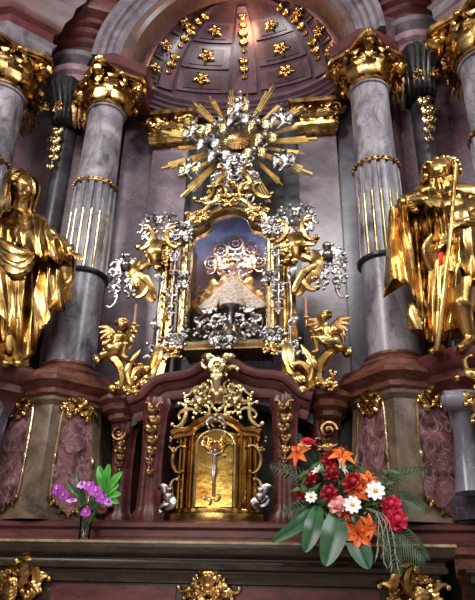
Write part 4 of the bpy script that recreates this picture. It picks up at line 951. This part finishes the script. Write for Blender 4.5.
for i in range(7):
    o_ = i*3.2
    m.tube(cat([tuple(P(-14, 232+o_*1.0, 4.68)), tuple(P(2, 243+o_*1.3, 4.53)), tuple(P(18, 252+o_*1.25, 4.5)), tuple(P(31, 248+o_*.9, 4.55)), tuple(P(37-i*.5, 232+o_*.4, 4.62)), tuple(P(34-i*1.2, 218, 4.68))], 22), [(.012+.034*abs(sin(pi*(j+1)/24)))*(1+.5*sin(i*2.3+j*.35)) for j in range(23)], 8, .7, (0, -1, .2))
for i in range(6):
    m.tube(cat([tuple(P(36+i*1.5, 219+i*2, 4.66)), tuple(P(48+i*1.2, 229+i*3.2, 4.56)), tuple(P(60+i, 238+i*3.2, 4.53)), tuple(P(71, 247+i*2.2, 4.53))], 14), [.03+.012*sin(j*1.4+i) for j in range(15)], 8, .8, (0, -1, .4))
m.build('mantle_folds', GOLDS, wt)
m = M(); cloth(m, [P(20, 213, 4.66), P(38, 216, 4.6), P(56, 232, 4.5), P(73, 246, 4.48)], [P(16, 240, 4.5), P(36, 254, 4.48), P(52, 258, 4.46), P(70, 262, 4.5)], 4, .05, 0, (0, -1, .3), .03, 50, 16, 11, .3, .05); m.build('shoulder_mantle', GOLDS, wt, auto=70)
m = M(); cloth(m, [P(30, 224, 4.68), P(46, 236, 4.62), P(60, 245, 4.58), P(75, 256, 4.55)], [P(22, 362, 4.72), P(38, 333, 4.68), P(48, 318, 4.66), P(54, 309, 4.62), P(69, 302, 4.58)], 4, .10, 0, (-.15, -1, 0), .03, 70, 36, 2, .75); m.build('hanging_mantle', GOLDS, wt, auto=70)
m = M(); cloth(m, [P(-16, 232, 4.7), P(5, 246, 4.56), P(30, 250, 4.56)], [P(-20, 300, 4.64), P(4, 318, 4.56), P(20, 352, 4.62)], 4, .06, 0, (0, -1, 0), .03, 50, 30, 8, .8, .05); m.build('skirt_overfold', GOLDS, wt, auto=70)
m = M(); vb = V((-1, .35, .25)).normalized(); vs_ = vb.cross(V((0, 0, 1))).normalized(); rows = []   # veil: a folded shell open towards the face
for i, (h, r_, op_, cx_) in enumerate(cat([(.205, .03, 2.9, .0), (.2, .10, 2.3, .0), (.15, .165, 1.95, 0), (.06, .185, 1.85, 0), (-.06, .18, 1.8, 0), (-.18, .175, 1.9, .0), (-.3, .22, 2.0, .03), (-.42, .29, 2.1, .06)], 30)):
    f_, b_ = [], []
    for j in range(41):
        a = (j/40*2-1)*op_; k_ = 1+.05*sin(7*a+i*.12)*min(1, i/12)+.05*sin(13*a)*min(1, i/15); d = vb*cos(a)+vs_*sin(a); f_.append(hc+V((0, 0, h))+d*r_*k_+V((0, .03, 0))-vb*cx_); b_.append(hc+V((0, 0, h*.93))+d*(r_*k_-.018)+V((0, .03, 0))-vb*cx_)
    rows.append(f_+b_[::-1])
m.rings(rows); m.build('veil', GOLDS, wt, auto=70)
m = M()
for k_ in range(6): m.tube(cat([tuple(P(4+k_*1.5, 222+k_*2, 4.62)), tuple(P(18, 226+k_*3.2, 4.55)), tuple(P(34-k_*1.3, 221+k_*2, 4.6))], 10), [.022+.008*sin(q_*1.7+k_) for q_ in range(11)], 7, .8, (0, -1, .2))
m.build('neckline_folds', GOLDS, wt)

# ---- bearded man with a staff
mt = thing('man_statue', (2.0, 4.8, 1.7), 'gilded statue of a bearded curly-haired man in a cloak holding a staff', 'statue')
m = M(); hc = P(441, 174, 4.56)
figure_head(m, hc, .15, (-.25, -.9, -.35), (-.08, 0, 1))
m.cap(hc+V((.02, .06, -.1)), P(447, 200, 4.7), .08, .1)
sA, sB = P(427, 196, 4.72), P(470, 198, 4.74); m.cap(sA, sB, .13, .13); m.cap(P(449, 215, 4.72), P(450, 255, 4.76), .2, .18)
eA, hA = P(405, 203, 4.62), P(425, 200, 4.48); m.cap(sA, eA, .09, .075); m.cap(eA, hA, .062, .042)
eB, hB = P(482, 222, 4.6), P(466, 222, 4.46); m.cap(sB, eB, .1, .08); m.cap(eB, hB, .07, .045)
m.cap(P(446, 262, 4.76), P(438, 335, 4.7), .14, .07); m.cap(P(463, 265, 4.7), P(461, 305, 4.52), .15, .095); m.cap(P(461, 305, 4.52), P(469, 338, 4.62), .085, .055)
m.cap(P(469, 342, 4.6), P(461, 348, 4.46), .05, .04); m.cap(P(440, 350, 4.62), P(432, 352, 4.52), .05, .035)
fuse(m, 'body', GOLDK, mt, .014, 2)
m = M(); figure_hand(m, hA, P(438, 203, 4.44)-hA, (0, -1, .3), .19, .35, 1); m.build('hand', GOLDK, mt)
m = M(); figure_hand(m, hB, P(452, 224, 4.42)-hB, (0, -1, .5), .19, .7, 1); m.build('hand', GOLDK, mt)
m = M(); rd = random.Random(9)
fd = V((-.25, -.9, -.3)).normalized(); sd = fd.cross(V((0, 0, 1))).normalized()
for k_ in range(70):
    a = rd.uniform(-2.4, 2.4); b = rd.uniform(-.2, 1.4); n_ = sd*sin(a)*cos(b)-fd*cos(a)*cos(b)*.6+V((0, 0, sin(b)))
    if n_.dot(fd) > .55 and n_.z < .75: continue
    p = hc+n_.normalized()*.15+V((0, 0, .01)); m.ball(p, rd.uniform(.025, .04), 7, 5)
m.build('curly_hair', GOLDS, mt)
m = M()
for k_ in range(26):
    a = rd.uniform(-1.2, 1.2); p = hc+fd*(.085+.03*cos(a))+sd*sin(a)*.09+V((0, 0, -.075-rd.uniform(0, .09)*cos(a))); m.tube([p+V((0, 0, .03)), p, p+V((0, 0, -.045))+fd*.012], [.022, .02, .006], 6)
m.build('beard', GOLDS, mt)
m = M()
lvls = [lv(452, 335, 4.78, .25, .2, 1.3), lv(452, 310, 4.76, .27, .2, 1.2), lv(450, 280, 4.76, .27, .2, 1.1), lv(450, 256, 4.74, .25, .19, .9), lv(450, 232, 4.72, .24, .18, .5), lv(449, 212, 4.72, .28, .18, .6), lv(449, 202, 4.72, .25, .15, .35), lv(448, 196, 4.72, .12, .1, .1)]
drape(m, lvls, 5, .075, -2.4, 110, 56, 8); m.build('tunic', GOLDS, mt, auto=70)
m = M()
for i in range(6):   # sleeve folds
    m.tube(cat([tuple(P(431-i*.5, 191+i*2.5, 4.66)), tuple(P(418, 195+i*3.0, 4.56)), tuple(P(405+i*.6, 198+i*2.6, 4.54))], 10), [.03+.01*sin(j*1.5+i) for j in range(11)], 8, .8, (0, -1, .4))
    m.tube(cat([tuple(P(468+i*1.5, 192+i*2, 4.68)), tuple(P(478, 204+i*3, 4.58)), tuple(P(474-i, 214+i*2.4, 4.5))], 10), [.036+.01*sin(j*1.5+i) for j in range(11)], 8, .8, (0, -1, .4))
    m.tube(cat([tuple(P(428+i*1.0, 240+i*2.5, 4.62)), tuple(P(440, 232+i*3, 4.52)), tuple(P(452, 229+i*2.5, 4.5)), tuple(P(470, 236+i*3.5, 4.54))], 14), [.018+.012*sin(j*.8+i) for j in range(15)], 8, .8, (0, -1, .2))
for i in range(7): m.tube(cat([tuple(P(433+i*4.4, 200, 4.58)), tuple(P(437+i*3.6, 214, 4.52)), tuple(P(441+i*2.8, 230, 4.53))], 8), .02, 7, .8, (0, -1, 0))
m.build('tunic_folds', GOLDS, mt)
m = M(); cloth(m, [P(389, 210, 4.62), P(398, 203, 4.56), P(408, 205, 4.56), P(420, 216, 4.64)], [P(384, 294, 4.6), P(397, 277, 4.5), P(410, 286, 4.54), P(419, 308, 4.6), P(431, 334, 4.66)], 4, .09, 0, (0, -1, 0), .03, 70, 36, 1, .7); m.build('cloak', GOLDS, mt, auto=70)
m = M(); cloth(m, [P(420, 192, 4.6), P(436, 199, 4.56), P(449, 203, 4.56), P(476, 196, 4.6)], [P(424, 236, 4.58), P(438, 240, 4.5), P(452, 238, 4.5), P(474, 240, 4.54)], 5, .05, 0, (0, -1, 0), .03, 56, 24, 13, .6, .07); m.build('tunic_front', GOLDS, mt, auto=70)
m = M(); cloth(m, [P(424, 216, 4.7), P(436, 240, 4.6), P(450, 240, 4.56)], [P(420, 320, 4.66), P(432, 343, 4.62), P(447, 338, 4.66)], 4, .06, 0, (0, -1, 0), .03, 50, 34, 5, .8); m.build('skirt_fold', GOLDS, mt, auto=70)
m = M(); cloth(m, [P(453, 232, 4.5), P(463, 229, 4.46), P(478, 226, 4.5)], [P(442, 275, 4.48), P(458, 268, 4.44), P(480, 284, 4.5)], 3, .05, 0, (0, -1, 0), .028, 50, 26, 4, .8); m.build('lap_cloth', GOLDS, mt, auto=70)
m = M(); cloth(m, [P(446, 272, 4.58), P(464, 268, 4.5), P(486, 276, 4.58)], [P(449, 346, 4.66), P(462, 306, 4.5), P(492, 330, 4.62)], 5, .06, 0, (0, -1, 0), .03, 60, 30, 6, .8); m.build('leg_drapery', GOLDS, mt, auto=70)
rb_ = M(); cloth(rb_, [P(438, 253, 4.46), P(443, 252, 4.46)], [P(439, 266, 4.46), P(443, 264, 4.46)], 1, .01, 0, (0, -1, 0), .012, 8, 6); o = rb_.build('red_ribbon', plain('scarlet_cloth', (214, 40, 30), .5), mt)
m = M(); m.tube([P(456, 163, 4.44), P(451.5, 218, 4.42), P(445, 284, 4.42), P(437, 351, 4.48)], [.02, .018, .018, .018], 10); m.ball(P(456, 162, 4.44), .035)
o = m.build('staff', GOLDS, loc=P(445, 284, 4.42)); tag(o, 'long gilded staff held by the bearded statue', 'staff')

# ================================================================ FLOWERS
def petal(m, c, d, nrm, L, W, curl=.3, cup=.3, tip=.0):
    """one petal: from c along d, nrm its inner face"""
    c = V(c); d = V(d).normalized(); nrm = V(nrm); nrm = (nrm-d*nrm.dot(d)).normalized(); s = d.cross(nrm); rows = []
    for i in range(7):
        t = i/6; w_ = W*(sin(pi*(t*.86+.07))**(.7 if tip == 0 else 1.0))*(1-tip*t*.6); top = []; bot = []
        for j in range(5):
            u = j/4*2-1; p = c+d*(L*t*(1-.15*curl*t))+nrm*(-curl*L*t*t+cup*W*u*u)+s*(w_*u); top.append(p+nrm*.0015); bot.append(p-nrm*.0015)
        rows.append(top+bot[::-1])
    m.rings(rows)
GREEN = plain('stem_green', (40, 72, 38), .45, 0, (74, 112, 58)); LEAFG = plain('broad_leaf_green', (30, 70, 42), .34, 0, (58, 104, 64), 5); BRIGHT = plain('bright_leaf_green', (58, 140, 46), .35, 0, (96, 184, 70), 8)
DARKL = plain('frond_green', (30, 58, 34), .5, 0, (56, 90, 48)); REDF = plain('rose_red', (128, 10, 24), .5, 0, (176, 22, 38), 30); CRIM = plain('crimson', (190, 20, 60), .5, 0, (220, 50, 84), 30); ORNG = plain('lily_orange', (232, 96, 34), .45, 0, (250, 140, 60), 14)
WHT = plain('petal_white', (234, 230, 228), .5); PNK = plain('rose_pink', (232, 150, 150), .5, 0, (246, 190, 184), 20); YEL = plain('pollen_yellow', (220, 190, 70), .6); CREAM = plain('bud_cream', (236, 196, 140), .5); PURP = plain('orchid_purple', (150, 36, 160), .45, 0, (196, 84, 206), 24); LILC = plain('orchid_pale', (214, 150, 220), .5)
BASE = P(345, 524, 4.64)
def basis(n_):
    n_ = V(n_).normalized(); a = n_.cross(V((0, 0, 1)));
    if a.length < .1: a = V((1, 0, 0))
    a.normalize(); return n_, a, n_.cross(a)
def stem(c, base, par, r=.004, mat=GREEN, bend=.05):
    m = M(); c = V(c); b = V(base); mid = c.lerp(b, .5)+V((0, .03, bend)); m.tube(cat([tuple(c), tuple(mid), tuple(b)], 10), r, 6); return m.build('stem', mat, par)
def rose(px, py, Y, r, label, mat=REDF, face=(-.1, -1, .35), group=None, base=None, cat_='rose'):
    c = P(px, py, Y); t = thing('rose', c, label, cat_, group); n_, a, b = basis(face); m = M(); rd = random.Random(int(px*7+py))
    m.ball(c+n_*r*.1, r*.42, 10, 7)
    for ring, (cnt, tilt, L) in enumerate(((3, .25, .75), (5, .55, .95), (6, .95, 1.12), (6, 1.3, 1.15))):
        for k in range(cnt):
            th = 2*pi*k/cnt+ring*.6+rd.uniform(-.2, .2); rad = a*cos(th)+b*sin(th)
            d = n_*cos(tilt)+rad*sin(tilt); petal(m, c-n_*r*.45+rad*r*.08, d, n_*sin(tilt)-rad*cos(tilt), r*L, r*.5, .12+.1*ring, .35)
    m.build('bloom', mat, t); stem(c-n_*r*.4, base or BASE, t); return t
def lily(px, py, Y, r, label, face=(0, -1, .2), mat=ORNG, group=None, n=6, curl=.5, base=None, opening=1.0, cat_='lily'):
    c = P(px, py, Y); t = thing('lily', c, label, cat_, group); n_, a, b = basis(face); m = M()
    for k in range(n):
        th = 2*pi*k/n+.3; rad = a*cos(th)+b*sin(th); d = n_*(1.2-opening*.8)+rad*(.4+opening*.5); petal(m, c-n_*r*.3, d, n_, r*1.2, r*.36, curl, .25, .6)
    m.build('petals', mat, t); m = M()
    for k in range(5): th = 2*pi*k/5; rad = a*cos(th)+b*sin(th); m.tube([c-n_*r*.2, c+n_*r*.3+rad*r*.15, c+n_*r*.5+rad*r*.3], r*.025, 5); m.ball(c+n_*r*.5+rad*r*.3, r*.06, 6, 4)
    m.build('stamens', REDF if mat is ORNG else YEL, t); stem(c-n_*r*.3, base or BASE, t); return t
def daisy(px, py, Y, r, label, face=(0, -1, .2), group=None, n=9):
    c = P(px, py, Y); t = thing('white_flower', c, label, 'flower', group); n_, a, b = basis(face); m = M()
    for k in range(n): th = 2*pi*k/n; rad = a*cos(th)+b*sin(th); petal(m, c, rad+n_*.25, n_, r, r*.3, .15, .2)
    m.build('petals', WHT, t); M().ball(c+n_*.006, r*.24, 10, 6).build('centre', YEL, t); stem(c, BASE, t); return t
R_ = .058
rose(329.6, 459, 4.50, R_, 'dark red rose near the top of the bouquet between two orange lilies')
rose(309.5, 476, 4.48, R_*.95, 'dark red rose on the upper left of the bouquet above a small white blossom')
rose(331.5, 472, 4.44, R_*.9, 'dark red rose just below the top rose, beside a white bud')
rose(329, 492, 4.38, R_*.95, 'bright red rose in the middle of the bouquet above the pink rose')
rose(302, 492, 4.50, R_*.85, 'shaded dark red rose at the far left edge of the bouquet')
rose(353.5, 482, 4.40, R_*1.25, 'largest deep red rose left of the orange and white blossoms')
rose(391, 504, 4.42, R_*1.1, 'red rose on the right edge of the bouquet, upper of two', CRIM)
rose(397.5, 519, 4.38, R_*1.2, 'crimson rose on the right edge of the bouquet, lowest of all', CRIM, (.3, -1, .2))
rose(307.6, 441, 4.55, R_*.95, 'crimson star-shaped blossom at the very top left of the bouquet', CRIM, (0, -.6, 1))
rose(337.8, 504, 4.36, R_*1.0, 'pale pink rose in the middle of the bouquet left of the white daisy', PNK)
lily(297, 452, 4.50, .08, 'orange lily at the upper left corner of the bouquet', (-.6, -1, .3))
lily(342.4, 453, 4.50, .09, 'orange lily at the top right of the bouquet beside the dark roses', (.3, -.8, .7))
lily(369, 480, 4.42, .085, 'orange lily above the white daisy on the right of the bouquet', (.3, -1, .4), curl=.7)
lily(358, 492, 4.38, .07, 'orange lily half hidden left of the right white daisy', (-.2, -1, -.2), curl=.6)
lily(358.5, 534, 4.32, .095, 'orange lily hanging lowest over the ledge between broad leaves', (-.1, -1, -.3), curl=.35, opening=.7)
lily(371, 526, 4.34, .075, 'orange lily half open just right of the lowest hanging lily', (.8, -.8, .2), curl=.4)
lily(346.5, 516, 4.35, .05, 'small scarlet blossom under the white daisy', (0, -1, -.4), REDF, opening=.4)
lily(328, 449, 4.52, .07, 'cream white lily bud standing up at the top of the bouquet', (-.1, -.3, 1), CREAM, opening=.3)
lily(304, 449, 4.5, .06, 'yellowish lily bud beside the upper left orange lily', (.1, -.3, 1), CREAM, opening=.15)
lily(341, 467, 4.46, .06, 'small white bloom right of the two upper dark roses', (.8, -.4, .3), WHT, opening=.4)
lily(317.5, 471, 4.46, .045, 'small white bud left of the upper dark roses', (-.6, -.6, .6), WHT, opening=.3)
daisy(352.4, 505, 4.33, .062, 'white daisy in the centre of the bouquet right of the pink rose')
daisy(375.4, 491, 4.36, .068, 'white daisy on the right of the bouquet under an orange lily')
daisy(311, 497, 4.44, .045, 'little white blossom at the left of the bouquet')
def broad_leaf(pts, W, label, mat=LEAFG, hint=(0, -1, .2), name='broad_leaf'):
    pts = cat([tuple(p) for p in pts], 16); m = M(); hint = V(hint); rows = []
    for i, p in enumerate(pts):
        p = V(p); t = i/16; tg = (V(pts[min(16, i+1)])-V(pts[max(0, i-1)])).normalized(); h = (hint-tg*hint.dot(tg)).normalized(); s = tg.cross(h); w_ = W*(sin(pi*min(1, t*.92+.06))**.75)
        f = [p+s*(w_*u)-h*(-.25*w_*abs(u)) for u in (-1, -.6, -.25, 0, .25, .6, 1)]; f[3] = p-h*.004; rows.append([q+h*.0015 for q in f]+[q-h*.0015 for q in f[::-1]])
    m.rings(rows); o = m.build(name, mat, loc=V(pts[0])); return tag(o, label, 'leaf')
broad_leaf([P(338, 511, 4.40), P(334, 535, 4.32), P(325, 566, 4.28)], .085, 'widest broad green leaf hanging straight down in the centre of the bouquet')
broad_leaf([P(346, 515, 4.42), P(358, 545, 4.34), P(369, 569, 4.31)], .075, 'broad green leaf hanging down behind the lowest orange lily')
broad_leaf([P(318, 506, 4.46), P(313, 528, 4.36), P(305, 552, 4.33)], .062, 'narrower green leaf hanging down left of the widest leaf')
broad_leaf([P(318, 508, 4.5), P(300, 524, 4.4), P(272, 542, 4.36)], .05, 'long pointed green leaf stretching down to the left over the ledge')
broad_leaf([P(320, 505, 4.52), P(302, 512, 4.44), P(288, 533, 4.42)], .03, 'slim dark green leaf above the long leftmost leaf', DARKL)
def frond(pts, L, n, label, mat=DARKL, w_=.006, name='palm_frond', droop=.3):
    pts = cat([tuple(p) for p in pts], n); m = M(); m.tube(pts, .004, 5)
    for i in range(2, n+1):
        p = V(pts[i]); tg = (p-V(pts[i-1])).normalized(); s = tg.cross(V((0, -1, .3))).normalized(); l = L*sin(pi*(.2+.75*i/n))
        for q in (-1, 1):
            d = (tg*.8+s*q*.8).normalized(); e1 = p+d*l*.5+V((0, -.01, .01)); e2 = p+d*l+V((0, -.01, -l*droop)); m.tube([p, e1, e2], [w_*.7, w_, .001], 5, .35, (0, -1, 0))
    o = m.build(name, mat, loc=V(pts[0])); return tag(o, label, 'frond')
frond([P(330, 500, 4.55), P(305, 478, 4.56), P(272, 466, 4.55)], .12, 18, 'feathery green frond reaching out to the upper left of the bouquet')
frond([P(335, 500, 4.6), P(312, 462, 4.62), P(300, 436, 4.62)], .1, 16, 'feathery green frond rising behind the top left blossom')
frond([P(330, 505, 4.5), P(310, 505, 4.5), P(284, 512, 4.48)], .11, 16, 'feathery green frond at the lower left of the bouquet')
frond([P(360, 495, 4.55), P(392, 478, 4.56), P(425, 470, 4.56)], .12, 18, 'thin green frond reaching out to the upper right over the pedestal')
frond([P(360, 500, 4.55), P(400, 498, 4.5), P(426, 510, 4.48)], .11, 18, 'thin green frond right of the crimson roses')
frond([P(375, 512, 4.45), P(402, 535, 4.4), P(425, 560, 4.38)], .13, 20, 'dark green frond drooping over the ledge at the lower right')
frond([P(370, 512, 4.45), P(388, 538, 4.38), P(398, 572, 4.36)], .1, 18, 'dark green frond hanging over the ledge below the right daisy')
frond([P(345, 500, 4.62), P(348, 478, 4.62), P(352, 455, 4.62)], .1, 14, 'short green frond behind the middle of the bouquet')
frond([P(325, 500, 4.58), P(318, 478, 4.6), P(318, 455, 4.6)], .1, 14, 'short green frond between the upper left roses')
gr = random.Random(5)
for i, (a, b) in enumerate((((380, 520), (384, 562)), ((384, 520), (392, 566)), ((378, 516), (377, 556)), ((388, 520), (398, 568)))):
    m = M(); pts = cat([tuple(P(365, 508, 4.45)), tuple(P(*a, 4.36)), tuple(P(*b, 4.34))], 14); m.tube(pts, .0025, 5)
    for k_ in range(6, 15): p = V(pts[k_]); m.tube([p, p+V((gr.uniform(-.02, .02), 0, -.04))], [.004, .001], 5)
    o = m.build('grass_spray', plain('dry_grass', (150, 150, 130), .6), loc=V(pts[0])); tag(o, ('second from left of the four pale grass sprays over the ledge', 'third from left of the four pale grass sprays over the ledge', 'leftmost of the four thin pale grass sprays hanging over the ledge', 'rightmost of the four thin pale grass sprays hanging over the ledge')[i], 'grass', 'pale grass sprays of the bouquet')
# fillers and the dish that holds the stems
m = M(); rd = random.Random(12)
fol = thing('flower_dish', BASE+V((0, 0, -.1)), 'low dark dish of stems and small leaves holding the red and orange bouquet', 'dish')
bz = .282; bx, by = BASE.x, 4.68
M().lathe([(.09, 0), (.12, .01), (.15, .05), (.155, .06), (.14, .06), (.11, .04), (.001, .04)], (bx, by, bz), 28).build('dish', plain('dark_ceramic', (30, 32, 28), .4), fol)
for k_ in range(130):
    px, py = rd.uniform(302, 392), rd.uniform(470, 522); Y = rd.uniform(4.46, 4.6)
    if abs(px-345)/46 > 1: continue
    p = P(px, py, Y); d = V((rd.uniform(-1, 1), rd.uniform(-1, .1), rd.uniform(-.4, 1))); petal(m, p, d, (0, -1, .5), rd.uniform(.06, .11), rd.uniform(.014, .026), .3, .2, .7)
    if k_ % 2: m.tube(cat([tuple(p), tuple(p.lerp(V((bx, by, bz+.05)), .5)+V((0, .02, .03))), (bx+rd.uniform(-.04, .04), by, bz+.05)], 8), .003, 5)
m.build('filler_leaves', GREEN, fol)

# ---- glass vase of purple orchids
vx, vy, vz = P(84, 538, 4.62).x, 4.62, .281
va = thing('glass_vase', (vx, vy, vz), 'clear glass vase with purple orchids on the left of the ledge', 'vase')
M().lathe([(.035, 0), (.042, .004), (.04, .03), (.042, .1), (.05, .17), (.055, .21), (.052, .212), (.046, .17), (.038, .1), (.035, .03), (.001, .02)], (vx, vy, vz), 28).build('glass_body', GLASSM, va)
M().lathe([(.001, .022), (.033, .024), (.0345, .06), (.001, .062)], (vx, vy, vz), 24).build('water', GLASSM, va)
VB = V((vx, vy, vz+.04))
def orchid(px, py, Y, r, label, face=(0, -1, .1), mat=PURP, group=None):
    c = P(px, py, Y); t = thing('orchid', c, label, 'orchid', group); n_, a, b = basis(face); m = M()
    for k in range(5): th = 2*pi*k/5+pi/2; rad = a*cos(th)+b*sin(th); petal(m, c, rad+n_*.15, n_, r*(1.0 if k in (1, 4) else .85), r*(.5 if k in (1, 4) else .32), .1, .15)
    m.build('petals', mat, t); m = M(); petal(m, c+n_*.004, -b*.5+n_, b, r*.55, r*.26, .6, .5); m.ball(c+n_*.01, r*.16, 7, 5); m.build('lip', LILC if mat is PURP else PURP, t); stem(c, VB+V((0, 0, .02)), t, .003); return t
for px, py, Y, r, l, f, mt_ in ((58, 489, 4.52, .055, 'purple orchid at the far left of the vase', (-.5, -1, .1), PURP), (64, 495, 4.5, .045, 'purple orchid just below the leftmost orchid', (-.2, -1, -.2), PURP), (72, 501, 4.48, .045, 'flattened pale purple orchid low on the left above the vase', (0, -.5, .8), LILC),
                        (82, 485, 4.52, .04, 'pale lilac orchid at the top centre of the bunch', (0, -1, .4), LILC), (90, 486, 4.5, .05, 'purple orchid right of the pale top one', (-.2, -1, .2), PURP), (96, 491, 4.48, .055, 'largest purple orchid in the right half of the bunch', (.1, -1, .1), PURP),
                        (102, 498, 4.48, .05, 'purple orchid lower right of the largest orchid', (.4, -1, -.1), PURP), (108, 502, 4.48, .035, 'pale purple orchid at the right tip of the bunch', (.8, -.8, 0), LILC), (86, 512, 4.46, .042, 'purple orchid hanging in front of the vase rim', (0, -1, -.1), PURP)):
    orchid(px, py, Y, r, l, f, mt_)
for a, b, W, l, mt_ in (((104, 492), (99, 466), .034, 'glossy bright green leaf, tallest left one of the sprig', BRIGHT), ((105, 490), (109, 464), .03, 'glossy bright green leaf pointing straight up at the top of the sprig', BRIGHT), ((106, 492), (122, 472), .03, 'glossy bright green leaf pointing to the upper right', BRIGHT), ((106, 495), (119, 484), .028, 'glossy bright green leaf in the middle right of the sprig', BRIGHT),
                       ((106, 498), (121, 494), .026, 'glossy bright green leaf pointing right, second lowest', BRIGHT), ((105, 500), (119, 503), .022, 'lowest small bright green leaf on the right of the orchids', BRIGHT), ((84, 505), (68, 482), .024, 'dark green leaf behind the left orchids', LEAFG), ((84, 505), (77, 474), .02, 'upright dark green leaf in the middle of the orchids', LEAFG), ((92, 508), (98, 500), .03, 'dark green leaf behind the vase rim on the right', LEAFG)):
    broad_leaf([P(*a, 4.56), P((a[0]+b[0])/2, (a[1]+b[1])/2-1, 4.53), P(*b, 4.54)], W, l, mt_, name='orchid_leaf')
m = M(); m.tube(cat([tuple(VB), tuple(P(95, 510, 4.57)), tuple(P(105, 494, 4.56)), tuple(P(106, 482, 4.555))], 12), .004, 6); o = m.build('leaf_stem', BRIGHT, loc=VB); tag(o, 'bright green stem of the leafy sprig in the vase', 'stem')
